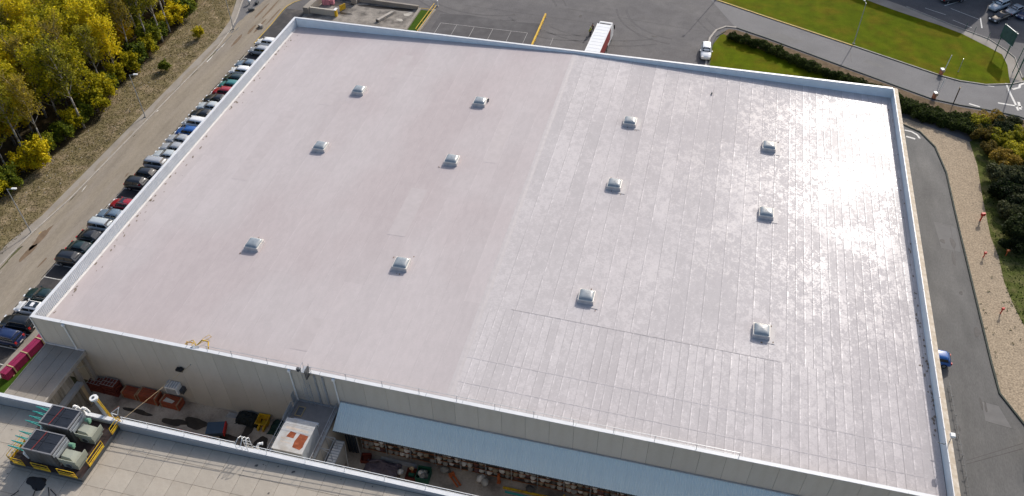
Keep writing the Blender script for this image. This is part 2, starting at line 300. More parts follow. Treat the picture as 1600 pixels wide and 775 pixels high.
for cx_, cy_, rr_, a0, a1 in [(62, 104, 11, 3.3, 4.6), (40, 104, 14, 3.9, 5.3), (24, 112, 18, 4.0, 5.1), (86, 112, 22, 3.6, 4.3), (30, 98, 8, .3, 1.5), (48, 110, 20, 4.2, 5.2)]:
    for o_ in (0, .25, 1.9, 2.1): ab.strip([(cx_+(rr_+o_)*cos(a0+(a1-a0)*i/14), cy_+(rr_+o_)*sin(a0+(a1-a0)*i/14)) for i in range(15)], 0, .13, .004, .0075)
ab.build('tyre_mark', mat('tyre_mark', (.088, .084, .086), .85, .2, 1.5), kind='structure')
random.seed(66); db_ = MB()
for i in range(110):
    y = U(8, 90); xk = -18.95 if y < 70 else -18.6; db_.poly(blob(xk+U(-.75, .5), y, U(.1, .5), U(.6, 3.2), U(-.05, .05), 16, .3), .0275+i*.00002)
for i in range(60): db_.poly(blob(-12.95+U(-.2, .25), U(0, 74), U(.05, .22), U(.3, 1.6), 0, 12, .3), .031+i*.00002)
db_.build('dust_drift', M['road_dust'], kind='structure')
# darker repairs, oil stains and puddle marks lying on the paving
M['stain'] = mat('stain', (.075, .07, .068), .7, .2, 2); M['wet'] = mat('wet', (.045, .036, .028), .35, .25, 1.5)
M['mud'] = mat('mud', (.17, .12, .08), .9, .2, 1.5); M['cloudy'] = mat('cloudy', (.15, .146, .142), .85, .1, 1)
sb = MB()
for p in [(57.5, 93.2, .5, .35), (52.6, 90.4, .35, .3), (12.5, 104, .4, .3), (18, 99.5, .5, .25), (43, 97.6, .35, .5), (104.0, 31.6, .35, .9), (103.0, 38.0, .2, .4), (102.9, 44.3, .25, 1.2), (101.9, 47.6, .3, .5), (103.2, 47.5, .35, 1), (102.9, 20.5, .15, .8), (103.3, 20.2, .15, .7), (100.0, 16.5, .25, .3), (30.5, 95.5, .3, .2)]:
    sb.poly(blob(*p), .019)
sb.build('oil_stain', M['stain'], kind='structure')
sb = MB()
for p in [(18.2, -2.5, 1.2, .8), (15.8, -2.9, 1.5, .45), (24.3, -2.2, .5, 1.2), (26.5, -3.2, .7, 1), (22.6, -3.3, 1, .4), (11, -2.6, 1.8, .3)]: sb.poly(blob(*p, j=.3), .021)
sb.build('puddle_mark', M['wet'], kind='structure')
sb = MB()
for p in [(-15.1, 80.6, .25, 2.6), (-16.0, 79, .3, 1.8), (-14.2, 84.6, .2, 3), (-16.8, 74.8, .3, 2.2), (-16, 87, .2, 4), (-17.4, 86, .2, 3.5), (-14.8, 15.8, .15, .9), (-18.2, 20, .5, 3.0), (-17.9, 17, .4, 2), (-14.3, 35.0, .1, .5)]:
    sb.poly(blob(*p, j=.2), .021)
sb.build('mud_track', M['mud'], kind='structure')
sb = MB()
for p in ([(77, 98.2), (82, 95.8), (84, 97.4), (79.6, 99.6)], [(94, 92.6), (97, 91.2), (97.6, 92.0), (94.8, 93.6)]): sb.poly(p, .013)
sb.poly([(103.0, 20.9), (104.7, 20.7), (105.6, 17.9), (103.0, 18.2)], .013).poly([(101.2, 51.5), (104.0, 51), (104, 45.9), (101.6, 46.2)], .013)
sb.build('paving_repair', M['cloudy'], kind='structure')
paint('paving_line', M['stain'], [([(103, 20.9), (104.7, 20.75)], .04), ([(103, 18.2), (106, 17.8)], .04), ([(100.2, 12.4), (106.4, 16.1)], .07), ([(100.2, 12.0), (106.3, 15.4)], .09), ([(101.5, 51.3), (104.1, 50.8)], .05), ([(103.3, 51), (103.2, 44)], .04),
      ([(92, 99), (92, 92)], .05), ([(40, 100), (66, 97)], .05), ([(20, 97), (47, 95.5)], .05), ([(53, 96.5), (54.5, 94.5)], .05), ([(52, 95.8), (56, 91.6)], .04), ([(0, 101), (0, 97)], .05)], .0135)  # thin dark lines drawn across the paving

# ------------------------------------------------------------------ big warehouse
BW, BL, BH = 94.58, 67.8, 10.4
def roofz(x): return BH-.35-1.15*abs(x-47.3)/47.3
wh = thing('warehouse', 'huge flat-roofed concrete warehouse with pale grey membrane roof filling the picture', 'warehouse')
pw = 2.395; npan = 39
panel = MB().box(.012, -.0, 0, pw-.012, .22, BH-.06).mesh('wall_panel', M['wall_concrete'])
for k in range(npan): inst('wall_panel', panel, wh, (k*pw+.14, U(0, .006), 0))
MB().box(.0, .02, 0, .14, .25, BH-.06).box(npan*pw+.14, .02, 0, BW, .25, BH-.06).build('corner_post', M['wall_concrete'], wh)
MB().box(.1, .05, 0, BW-.1, .24, BH-.1).build('joint_backing', M['joint'], wh)
MB().box(.02, .26, 0, .3, BL, BH-.06).build('side_wall', M['wall_concrete'], wh)
MB().box(BW-.35, .26, 0, BW-.02, BL, BH-.06).build('side_wall', M['wall_concrete'], wh)
MB().box(.32, BL-.4, 0, BW-.36, BL-.02, BH-.06).build('rear_wall', M['wall_concrete'], wh)
# inner faces of the parapets
rb = MB()
for k in range(266):
    y = .3+k*.252
    rb.add([(.31, y, BH-1.55), (.31, y+.13, BH-1.55), (.36, y+.16, BH-1.55), (.36, y+.225, BH-1.55), (.31, y+.252, BH-1.55), (.31, y, BH-.05), (.31, y+.13, BH-.05), (.36, y+.16, BH-.05), (.36, y+.225, BH-.05), (.31, y+.252, BH-.05)],
           [(0,1,6,5)[::1], (1,2,7,6), (2,3,8,7), (3,4,9,8)])
rb.build('ribbed_parapet_lining', M['ribbed_metal'], wh, kind='stuff')
MB().box(BW-.44, .3, BH-1.8, BW-.37, BL-.42, BH-.05).build('parapet_lining', M['membrane_white'], wh)
fl = MB().mesh
for k in range(25):
    x0 = .4+k*3.76; x1 = min(x0+3.75, BW-.45)
    MB().box(x0, BL-.47, BH-1.8, x1, BL-.41+U(-.004, .0), BH-.05).build('parapet_lining_panel', M['membrane_white'], wh)
# coping
def cop(length, width, m=M['coping']): return MB().box(0, 0, 0, length-.015, width, .07).mesh('coping_piece', m)
c1 = cop(3.76, .38)
for k in range(25):
    inst('coping_piece', c1, wh, (k*3.76+.02, -.05, BH-.05+U(0, .006)))
    inst('coping_piece', c1, wh, (k*3.76+.02, BL-.42+.04, BH-.05+U(0, .006)))
    MB().box(k*3.76-.03, -.06, BH-.03, k*3.76+.03, .35, BH+.035).build('coping_clip', M['galv'], wh)
c2 = MB().box(-.02, 0, 0, .36, 3.745, .07).mesh('coping_piece', M['coping'])
c3 = MB().box(-.42, 0, 0, .08, 3.745, .07).mesh('coping_piece', M['coping_stained'])
c4 = MB().box(-.5, .1, .0, -.42, 3.745, .085).mesh('coping_lip', M['coping'])
for k in range(18):
    y = .33+k*3.735
    inst('coping_piece', c2, wh, (-.02, y, BH-.048+U(0, .005))); inst('coping_piece', c3, wh, (BW, y, BH-.048+U(0, .005))); inst('coping_lip', c4, wh, (BW, y-.05, BH-.05))
# roof deck and membrane sheets
rd = MB().add([(.3, .2, roofz(.3)-.05), (47.3, .2, BH-.4), (47.3, BL-.4, BH-.4), (.3, BL-.4, roofz(.3)-.05), (BW-.3, .2, roofz(.3)-.05), (BW-.3, BL-.4, roofz(.3)-.05)], [(0,1,2,3), (1,4,5,2)])
rd.build('roof_deck', M['asphalt_pale'], wh)
def roofmat(name, base, alt, gl):
    m = bpy.data.materials.new(name); m.use_nodes = True; t = m.node_tree; N = t.nodes; L = t.links; b = N['Principled BSDF']
    g = N.new('ShaderNodeTexCoord'); geo = N.new('ShaderNodeNewGeometry'); oi = N.new('ShaderNodeObjectInfo')
    def noise(s, stretch, det=4, rough=.6, dist=0, src=None):
        mp = N.new('ShaderNodeMapping'); mp.inputs['Scale'].default_value = stretch; L.new(src or geo.outputs['Position'], mp.inputs[0])
        n = N.new('ShaderNodeTexNoise'); n.inputs['Scale'].default_value = s; n.inputs['Detail'].default_value = det; n.inputs['Roughness'].default_value = rough
        n.inputs['Distortion'].default_value = dist; L.new(mp.outputs[0], n.inputs[0]); return n.outputs[0]
    def mr(f, a, bb, c, d, sm=True):
        q = N.new('ShaderNodeMapRange'); q.inputs[1].default_value = a; q.inputs[2].default_value = bb; q.inputs[3].default_value = c; q.inputs[4].default_value = d
        if sm: q.interpolation_type = 'SMOOTHSTEP'
        L.new(f, q.inputs[0]); return q.outputs[0]
    def mth(op, a, bb):
        q = N.new('ShaderNodeMath'); q.operation = op
        for i, x in enumerate((a, bb)):
            if isinstance(x, (int, float)): q.inputs[i].default_value = x
            else: L.new(x, q.inputs[i])
        return q.outputs[0]
    mx = N.new('ShaderNodeMix'); mx.data_type = 'RGBA'; L.new(mr(noise(.045, (1, .6, 1), 3), .42, .6, 0, 1), mx.inputs[0])
    mx.inputs[6].default_value = (*base, 1); mx.inputs[7].default_value = (*alt, 1)
    k = mr(noise(1.6, (1, .35, 1), 5), .3, .7, .965, 1.03); k = mth('MULTIPLY', k, mr(noise(9, (1, 1, 1), 2), .3, .7, .975, 1.025))
    k = mth('MULTIPLY', k, mr(oi.outputs['Random'], 0, 1, .978, 1.022, False))
    oc = N.new('ShaderNodeVectorMath'); oc.operation = 'ADD'; ov = N.new('ShaderNodeVectorMath'); ov.operation = 'SCALE'; ov.inputs[0].default_value = (37., 91., 0); L.new(oi.outputs['Random'], ov.inputs['Scale'])
    L.new(g.outputs['Object'], oc.inputs[0]); L.new(ov.outputs[0], oc.inputs[1])
    n1 = noise(1.15, (1, .8, 1), 8, .82, .7, oc.outputs[0]); n2 = noise(4.2, (1, 1.3, 1), 4, .7, .3, oc.outputs[0]); zone = mr(noise(.11, (1, 1, 1), 3), .35, .65, -.028, .028)
    lvl = mth('ADD', mth('ADD', mth('MULTIPLY', n1, .65), mth('MULTIPLY', n2, .35)), mth('ADD', zone, mr(oi.outputs['Random'], 0, 1, -.025, .025, False)))
    blot = mr(lvl, .485, .54, 0, 1)
    # dirty line along the weld (object x near 0)
    sx = N.new('ShaderNodeSeparateXYZ'); L.new(g.outputs['Object'], sx.inputs[0])
    seam = mr(sx.outputs[0], .03, .08, 1, 0)
    weld = mth('MULTIPLY', mr(sx.outputs[0], .07, .1, 0, 1), mr(sx.outputs[0], .16, .22, 1, 0))
    k = mth('MULTIPLY', k, mth('SUBTRACT', 1.0, mth('MULTIPLY', seam, mr(noise(.8, (1, .5, 1)), .35, .65, gl[4]*.4, gl[4]*1.4))))
    k = mth('MULTIPLY', k, mth('ADD', 1.0, mth('MULTIPLY', weld, mr(noise(1.1, (1, 1, 1), 4, .8), .47, .6, .0, gl[4]*1.1))))  # worn weld edge paled, its dashed glare put into the colour
    k = mth('MULTIPLY', k, mth('ADD', 1.0, mth('MULTIPLY', blot, gl[5])))  # residue blotches paled; part of their gloss is put into the colour
    # leaves and grime gathered by the side gutters
    v = N.new('ShaderNodeVectorMath'); v.operation = 'SCALE'; L.new(mx.outputs[2], v.inputs[0]); L.new(k, v.inputs['Scale']); L.new(v.outputs[0], b.inputs['Base Color'])
    # gloss: dried-puddle blotches make the sheet patchy
    blot2 = mr(noise(.16, (1, 1, 1), 3), .35, .62, .25, 1)
    r = mth('ADD', gl[0], mr(oi.outputs['Random'], 0, 1, -.02, .02, False)); L.new(r, b.inputs['Roughness'])
    sp = mth('MULTIPLY', mth('ADD', mth('MULTIPLY', mth('MULTIPLY', blot, blot2), gl[1]), .4), gl[2]); sp = mth('MULTIPLY', sp, mth('ADD', 1.0, mth('MULTIPLY', mth('MULTIPLY', weld, mr(noise(1.1, (1, 1, 1), 4, .8), .45, .55, 0, 1)), 2.5)))
    sp = mth('MULTIPLY', sp, mth('SUBTRACT', 1.0, mth('MULTIPLY', seam, .85))); L.new(sp, b.inputs['Specular IOR Level'])
    bn = N.new('ShaderNodeBump'); bn.inputs['Strength'].default_value = gl[3]; bn.inputs['Distance'].default_value = .02
    L.new(noise(2.2, (1, .8, 1), 6, .7, .6), bn.inputs['Height']); L.new(bn.outputs[0], b.inputs['Normal']); return m
RM_R = roofmat('roof_membrane_right', (.445, .413, .41), (.455, .425, .422), (.3, 2.3, .046, .1, .2, .1))
RM_L = roofmat('roof_membrane_left', (.43, .378, .374), (.455, .412, .408), (.5, .3, .12, .05, .05, .015))
def rsheet(x0, x1, y0, y1, m):
    o = .05; za = roofz(x0)+.012; zb = roofz(min(x1+o, BW))+.003
    s = MB().add([(0, 0, 0), (x1+o-x0, 0, zb-za), (x1+o-x0, y1-y0+.06, zb-za+.002), (0, y1-y0+.06, .004), (0, 0, -.012), (0, y1-y0+.06, -.012), (x1+o-x0, 0, zb-za-.012)],
                 [(0, 1, 2, 3), (4, 0, 3, 5), (4, 6, 1, 0)])
    s.build('roofing_sheet', m, wh, loc=(x0, y0, za+U(0, .003)))
rows = [(.25, 13.4), (13.4, 31.9), (31.9, 50.2), (50.2, 67.38)]
for ri, (a, b_) in enumerate(rows):
    x = 47.32
    while x < BW-.6:
        wd = (.865 if ri == 0 else 1.8 if x < 79.4 else .93); x1 = min(x+wd, BW-.42); rsheet(x, x1, a+U(-.05, .05), b_, RM_R); x += wd
    x = .35
    while x < 47.2:
        x1 = min(x+2.35, 47.3); rsheet(x, x1, a, b_, RM_L); x += 2.35
MB().add([(46.95, .3, roofz(46.95)+.018), (47.3, .3, BH-.325), (47.65, .3, roofz(47.65)+.02), (46.95, BL-.5, roofz(46.95)+.018), (47.3, BL-.5, BH-.325), (47.65, BL-.5, roofz(47.65)+.02)], [(0,1,4,3), (1,2,5,4)]).build('ridge_strip', mat('ridge_membrane', (.455, .42, .415), .6, .06, 1.5), wh)
for (xa, ya, xb, yb) in ((13.2, 46.5, 15.2, 54.4), (21, 55.2, 22.7, 62.0), (24.4, 56.5, 25.9, 60.2), (33, 22, 35.2, 31), (9, 28, 11.2, 44), (40.5, 38, 42.3, 47), (29, 3, 31, 7.6)):
    MB().poly([(xa, ya, roofz(xa)+.022), (xb, ya, roofz(xb)+.022), (xb, yb, roofz(xb)+.022), (xa, yb, roofz(xa)+.022)]).build('repair_sheet', mat('repair_membrane', (.438, .392, .387), .55, .05, 1), wh)
# perimeter flashing strips lying on the membrane
M['flash'] = mat('flash', (.62, .6, .58), .6, .1, 1.2)
MB().add([(.36, .4, roofz(.36)+.06), (.62, .4, roofz(.6)+.02), (.62, BL-1.5, roofz(.6)+.02), (.36, BL-1.5, roofz(.36)+.06)], [(0,1,2,3)]).box(.37, .4, roofz(.4), .42, BL-1.5, roofz(.4)+.12).build('gutter_flashing', M['flash'], wh)
for y in (2.7, 5.9):
    zz = .022
    MB().add([(47.6, y, roofz(47.6)+zz), (92.5, y+.25, roofz(92.5)+zz), (92.5, y+.38, roofz(92.5)+zz), (47.6, y+.13, roofz(47.6)+zz)], [(0,1,2,3)]).build('weld_strip', RM_R, wh)
for xa, xb, y in ((50.5, 79.2, 13.42),):
    MB().add([(xa, y, roofz(xa)+.03), (xb, y-.02, roofz(xb)+.03), (xb, y+.05, roofz(xb)+.03), (xa, y+.07, roofz(xa)+.03)], [(0,1,2,3)]).build('seam_sealant', mat('sealant', (.395, .365, .36), .7, .2, 3), wh)
MB().add([(92.3, .5, roofz(92.3)+.02), (92.42, .5, roofz(92.42)+.02), (92.42, BL-.6, roofz(92.42)+.02), (92.3, BL-.6, roofz(92.3)+.02)], [(0,1,2,3)]).build('weld_strip', RM_R, wh)
# scattered grime by the gutters
gb = MB()
for i in range(90):
    y = U(.6, 66); x = .75+abs(random.gauss(0, .7)) if i % 3 else .75+U(0, .3); s = U(.03, .13)*(1 if x < 1.6 else .6)
    gb.poly(blob(x, y, s, s*U(1, 3), U(-.3, .3), 7, .35), 0); n = 7
    for j in range(len(gb.v)-n, len(gb.v)): gb.v[j] = (gb.v[j][0], gb.v[j][1], roofz(gb.v[j][0])+.03)
for i in range(60):
    y = random.choice([U(8, 24), U(24, 66)]); x = BW-.5-abs(random.gauss(0, .35)); s = U(.04, .13); gb.poly(blob(x, y, s, s*U(1, 2.5), 0, 7, .35), 0)
    for j in range(len(gb.v)-7, len(gb.v)): gb.v[j] = (gb.v[j][0], gb.v[j][1], roofz(gb.v[j][0])+.03)
gb.build('leaf_litter', mat('litter', (.19, .155, .125), .9, .2, 2), wh, kind='stuff')
# downpipes on the wall
for x, z0 in ((4.1, .1), (30.5, 5.2), (35.35, 4.6)):
    dp = MB().tube((x, -.1, z0), (x, -.1, BH-.25), .085, 8).box(x-.16, -.24, BH-.42, x+.16, -.01, BH-.12)
    dp.build('downpipe', M['white_metal'], wh)
MB().tube((.0, -.06, .1), (.0, -.06, BH-.08), .07, 6).build('corner_trim', M['white_metal'], wh)

# skylights
D = bpy.data.materials.new('skylight_dome'); D.use_nodes = True; db = D.node_tree.nodes['Principled BSDF']
_n = D.node_tree.nodes; _tc = _n.new('ShaderNodeTexCoord'); _no = _n.new('ShaderNodeTexNoise'); _no.inputs['Scale'].default_value = 1.1; _cr = _n.new('ShaderNodeValToRGB')
_cr.color_ramp.elements[0].color = (.15, .18, .2, 1); _cr.color_ramp.elements[1].color = (.32, .35, .37, 1)
D.node_tree.links.new(_tc.outputs['Object'], _no.inputs[0]); D.node_tree.links.new(_no.outputs[0], _cr.inputs[0]); D.node_tree.links.new(_cr.outputs[0], db.inputs['Base Color'])
db.inputs['Roughness'].default_value = .16; db.inputs['Specular IOR Level'].default_value = .8; db.inputs['Coat Weight'].default_value = .4
M['curb'] = mat('curb', (.5, .46, .45), .6, .12, 2); M['curb_frame'] = mat('curb_frame', (.66, .62, .56), .45, .1, 3)
def sq(h, z, r=.12, n=3):
    out = []
    for cx, cy, a0 in ((h-r, h-r, 0), (-h+r, h-r, 90), (-h+r, -h+r, 180), (h-r, -h+r, 270)):
        for i in range(n+1): a = rad(a0+90*i/n); out.append((cx+r*cos(a), cy+r*sin(a), z))
    return out
def skylight(x, y, label):
    t = thing('skylight', label, 'skylight', (x, y, roofz(x)+.01), U(-.012, .012), 'domed skylights standing on the warehouse roof')
    if x > 50: MB().poly([(p[0]+U(-.06, .06), p[1]+U(-.06, .06)) for p in ((-1.5, -1.35), (1.5, -1.35), (1.5, 1.4), (-1.5, 1.4))], .016).build('patch_sheet', mat('patch_sheet', (.44, .415, .41), .5, .08, 1.2, spec=.2), t)
    for q_ in range(5): MB().poly(blob(U(-1.6, 1.6), U(1.0, 1.7)*random.choice((-1, 1)), U(.03, .09), U(.05, .16), 0, 8), .02).build('grime', M['mud'], t)
    MB().loft([sq(1.12, 0, .1), sq(1.1, .012, .1)]).build('skirt', M['curb'], t)
    MB().loft([sq(.93, .0, .05), sq(.84, .42, .05)]).build('curb', M['curb'], t)
    MB().loft([sq(.88, .42, .05), sq(.88, .5, .05), sq(.8, .52, .05)]).build('frame', M['curb_frame'], t)
    rings = []
    for k in range(8):
        a = k/7*pi/2; rings.append(sq(.79*cos(a)**.55+.004, .5+.29*sin(a), max(.012, (.1+.35*(k/7))*cos(a)**.55), 4))
    MB().loft(rings).build('dome', D, t, smooth=True)
    return t
sx = [18.05, 36.4, 58.15, 76.95]; sy = [50.9, 36.85, 16.95]
cl = ['nearest the left parapet', 'second from the left', 'just right of the ridge', 'nearest the right parapet']; rl = ['far row', 'middle row', 'near row']
yo = [[-.2, .3, .3, -.5], [-.3, .4, .3, -.4], [-.2, .3, .2, 0]]
for j in range(3):
    for i in range(4): skylight(sx[i]+(0, .1, 0, .15)[i], sy[j]+yo[j][i], 'square skylight with grey dome in the %s, %s' % (rl[j], cl[i]))

# guard rail on the near edge
gr = thing('roof_guardrail', 'thin grey guard rail along the near edge of the big roof', 'railing', (0, .1, BH))
pp = MB().tube((0, 0, .02), (0, 0, .86), .028, 6).mesh('post', M['galv'])
rx = [21.3, 24.1, 28.1]+[32.9]+[36.7+3.87*i for i in range(11)]
for x in rx: inst('post', pp, gr, (x, 0, 0))
for a, b_ in ((20.9, 31.6), (32.9, 75.4)):
    MB().tube((a, 0, .86), (b_, 0, .86), .025, 5).build('top_rail', M['galv'], gr); MB().tube((a, 0, .45), (b_, 0, .45), .014, 5).build('mid_rail', M['galv'], gr)
# roof ladder
ld = thing('access_ladder', 'caged metal ladder climbing the wall above the grey platform', 'ladder', (32.3, -.35, 5.1))
for s in (-.25, .25): MB().tube((s, 0, 0), (s, 0, 6.2), .035, 6).build('stile', M['galv'], ld)
lr = MB()
for k in range(20): lr.tube((-.25, 0, .3*k+.2), (.25, 0, .3*k+.2), .016, 4)
lr.build('rungs', M['galv'], ld)
cg = MB()
for k in range(3):
    z = 2.0+k*.85; pts = [(.36*cos(a), -.36*sin(a)*1.6, z) for a in [pi*i/8 for i in range(9)]]; cg.path(pts, .018, 4)
for i in (1, 4, 7): a = pi*i/8; cg.tube((.36*cos(a), -.576*sin(a), 2.0), (.36*cos(a), -.576*sin(a), 3.7), .015, 4)
cg.build('cage', M['galv'], ld)
MB().box(-.35, .1, 5.38, .35, .9, 5.46).build('landing', M['galv'], ld); MB().tube((-.3, .7, 5.4), (-.3, .7, 6.3), .03, 5).tube((.3, .7, 5.4), (.3, .7, 6.3), .03, 5).tube((-.3, .7, 6.3), (-.3, -.0, 6.2), .03, 5).build('hand_grip', M['galv'], ld)
MB().box(-.9, .2, 5.45, -.45, .45, 5.7).box(-.8, .1, 5.4, -.6, .6, 5.5).box(.3, -.3, 4.9, .42, .5, 6.2).build('bracket', M['steel_dark'], ld)
cb = thing('cable_tray', 'pair of vertical grey cable trays on the wall beside the ladder', 'cable tray', (33.1, -.06, 5.1))
for dx in (0, .9): MB().box(dx, -.06, .1, dx+.18, .04, 5.0).build('tray', M['galv'], cb)
# yellow hose tangle at the edge
hs = thing('hose_tangle', 'yellow hose tangled over the near roof edge', 'hose', (18.6, .4, BH-1.05))
def curl(n, c, r, seed, flat=.4):
    random.seed(seed); pts = []
    for i in range(n): a = i*.8+U(-.3, .3); rr = r*U(.4, 1); pts.append((c[0]+cos(a)*rr*1.3, c[1]+sin(a)*rr, c[2]+U(0, flat)))
    return pts
MB().path(curl(22, (.2, .3, .1), .55, 3, .9), .035, 5).build('coil', M['yellow'], hs)
MB().path([(1.1, .3, .9), (1.5, .8, 1.25), (2.2, .8, 1.2), (2.5, .2, 1.1), (2.55, -.1, .6)], .07, 6).build('bend', M['yellow'], hs)
MB().path([(.5, .5, .3), (1.3, 1.6, .3), (1.6, 2.1, .3), (1.2, 2.3, .3), (.8, 1.6, .3)], .025, 5).build('loose_end', M['yellow'], hs)
MB().path([(.7, -.3, 1.08), (1.0, -.1, 1.2), (1.6, .0, 1.15)], .05, 5).build('clamp', M['galv'], hs)
random.seed(11)
# small box vent and mast on the right parapet
lp = thing('parapet_floodlight', 'small white floodlight on a bracket leaning over the right parapet', 'floodlight', (94.4, 6.4, BH))
MB().tube((0, 0, -.6), (-.1, 0, 1.1), .045, 6).build('mast', M['galv'], lp); MB().tube((-.9, .1, -.45), (0, 0, -.45), .035, 5).tube((-.5, -.2, -.2), (0, 0, -.1), .03, 5).build('bracket', M['steel_dark'], lp)
MB().box(-.32, -.22, 1.0, .12, .22, 1.28).build('lamp_head', M['white_metal'], lp, bevel=.04); MB().box(-.26, -.17, .95, .06, .17, .998).build('lens', M['steel_dark'], lp)
bs = thing('roof_bird', 'tiny dark pigeon-sized object on the far right of the roof', 'bird', (68.7, 61.5, roofz(68.7)+.02))
MB().loft([[(.0+.02*cos(a), .02*sin(a)-.28, .2) for a in [2*pi*i/8 for i in range(8)]]]+[[(r*cos(a), y, .16+r*sin(a)) for a in [2*pi*i/8 for i in range(8)]] for y, r in ((-.15, .09), (0, .13), (.12, .1), (.2, .07), (.27, .07), (.33, .03))]).build('body', M['steel_dark'], bs, smooth=True)
MB().box(-.05, -.3, .13, .05, -.12, .15).build('tail', M['steel_dark'], bs); MB().tube((-.04, 0, 0), (-.04, 0, .1), .012).tube((.04, 0, 0), (.04, 0, .1), .012).build('leg', M['rust'], bs)
# vent pipe next to a skylight
vp = thing('vent_pipe', 'short dark vent pipe behind the second skylight of the far row', 'vent pipe', (37.5, 51.9, roofz(37.5)))
MB().tube((0, 0, 0), (0, 0, .4), .1, 8).build('pipe', M['steel_dark'], vp); MB().tube((0, 0, .4), (0, 0, .5), .2, 10, .08).build('cowl', M['steel_dark'], vp)

# fittings on the near wall
wl = thing('wall_floodlight', 'small black floodlight fixed high on the near wall', 'floodlight', (17.1, -.02, 6.6))
MB().box(-.1, -.15, -.1, .1, .02, .1).build('bracket', M['black'], wl); MB().box(-.42, -.55, -.12, .42, -.1, .14).build('housing', M['black'], wl, bevel=.04)
MB().box(-.36, -.5, -.14, .36, -.15, -.125).build('lens', M['glass'], wl)
hv = thing('wall_cooler', 'white louvred air cooler box hanging on the near wall', 'air cooler', (15.3, 0, 2.5))
MB().box(-.75, -1.0, 0, .75, -.05, 1.2).build('casing', M['white_metal'], hv, bevel=.05)
for k in range(5): MB().box(-.68+k*.29, -1.0, 1.205, -.52+k*.29, -.12, 1.24).build('slat', M['galv'], hv)
MB().box(.76, -.7, -.1, 1.15, -.02, .5).build('duct', M['steel_dark'], hv); MB().box(-.6, -1.03, .15, .6, -1.002, .95).build('louvre', M['galv'], hv)
rope = thing('yellow_rope', 'yellow rope stretched from the near wall down to the near parapet', 'rope', (0, 0, 0))
MB().tube((18.5, -.05, 7.5), (16.2, -8.4, 8.6), .018, 5).build('rope_length', M['tan'], rope)
MB().tube((18.5, -.12, 7.5), (18.5, .0, 7.5), .06, 6).build('eye_bolt', M['galv'], rope)
M['rope'] = M['yellow']

# ------------------------------------------------------------------ canopy on the left with stained wall
ca = thing('concrete_canopy', 'flat grey concrete canopy roof joining the warehouse corner to the near building', 'canopy')
for k in range(4):
    x0 = .12+k*1.21; MB().box(x0+.02, -8.45, 5.8, x0+1.19, -.02, 6.0+U(-.015, .015)).build('roof_slab', M['concrete'], ca)
MB().box(.1, -8.45, 5.6, .2, -.02, 6.06).build('edge_beam', M['concrete_kerb'], ca); MB().box(4.97, -8.45, 5.55, 5.07, -.02, 6.06).build('edge_beam', M['concrete_kerb'], ca)
MB().box(.1, -.14, 6.0, 5.0, -.02, 6.15).build('wall_flashing', M['flash'], ca)
M['stained'] = mat('stained', (.3, .27, .22), .9, .2, 1.5, stretch=(1, 1.6, .25), col2=(.1, .08, .05), scale2=.8)
for k in range(5): MB().box(4.72, -8.4+k*1.06, 0, 4.95, -7.36+k*1.06, 5.55).build('wall_panel', M['stained'], ca)
MB().box(4.65, -2.45, 0, 4.95, -1.9, 5.55).build('column', M['concrete'], ca); MB().box(4.55, -.75, 0, 4.95, -.3, 5.55).build('column', M['concrete'], ca)
MB().box(5.0, -8.3, 3.8, 5.65, -2.75, 3.95).box(5.6, -8.3, 3.6, 5.68, -2.7, 4.0).build('steel_ledge', M['galv'], ca)
MB().tube((4.9, -2.2, 5.2), (4.9, -.9, 4.4), .03, 5).build('tie_bar', M['galv'], ca)
pr = thing('leaning_pillar', 'grey concrete pillar standing below the steel ledge', 'pillar', (5.3, -2.95, 0)); MB().box(-.25, -.2, 0, .25, .2, 3.6).build('shaft', M['concrete'], pr); MB().box(-.35, -.3, 0, .35, .3, .2).build('base', M['concrete'], pr); MB().box(.24, -.21, .2, .27, .21, 3.6).build('edge', M['tan'], pr)

# magenta beams
mb = thing('beam_stack', 'stack of long magenta beams strapped together on the grass', 'beams', (-6.05, 1.0, .03), rad(-7))
for i in range(3):
    for j in range(2): MB().box(-.55+j*.5, -3.3+.06*i, .1+i*.33, -.08+j*.5, 3.6-.1*i, .4+i*.33).build('beam', M['magenta'], mb)
for y in (-2.1, .1, 2.4): MB().box(-.58, y, .08, .46, y+.14, 1.12).build('strap', M['tan'], mb)
MB().box(-.6, -2.6, 0, .5, -2.4, .1).box(-.6, 2.4, 0, .5, 2.6, .1).build('bearer', M['tan'], mb)

# ------------------------------------------------------------------ courtyard platform with white box
pf = thing('service_platform', 'grey flat-roofed service block between the two buildings', 'platform', (30.4, 0, 0))
MB().box(0, -8.4, 4.9, 4.75, -.02, 5.1).build('slab', mat('platform_slab', (.27, .24, .22), .85, .12, 1), pf)
MB().box(.1, -8.4, 0, .35, -.02, 4.9).box(4.4, -8.4, 0, 4.65, -.02, 4.9).build('wall', M['wall_concrete'], pf)
MB().box(0, -8.4, 5.1, .12, -.02, 5.35).box(4.63, -8.4, 5.1, 4.75, -.02, 5.3).box(.12, -.16, 5.1, 4.6, -.02, 5.28).build('upstand', M['galv'], pf)
for x in (.06, 4.69):
    pr_ = MB(); 
    for y in (-8.2, -6.2, -4.2, -2.3, -.3): pr_.tube((x, y, 5.1), (x, y, 6.2), .03, 5)
    pr_.tube((x, -8.3, 6.2), (x, -.2, 6.2), .03, 5).tube((x, -8.3, 5.7), (x, -.2, 5.7), .022, 5); pr_.build('railing', M['galv'], pf)
MB().box(-.03, -3.2, 5.3, .0, -1.2, 6.3).box(-.03, -.9, 5.4, 0, -.3, 7.0).build('side_screen', M['galv'], pf)
hc = thing('roof_hatch', 'small yellowish frame lying on the grey platform', 'hatch', (31.3, -1.4, 5.1))
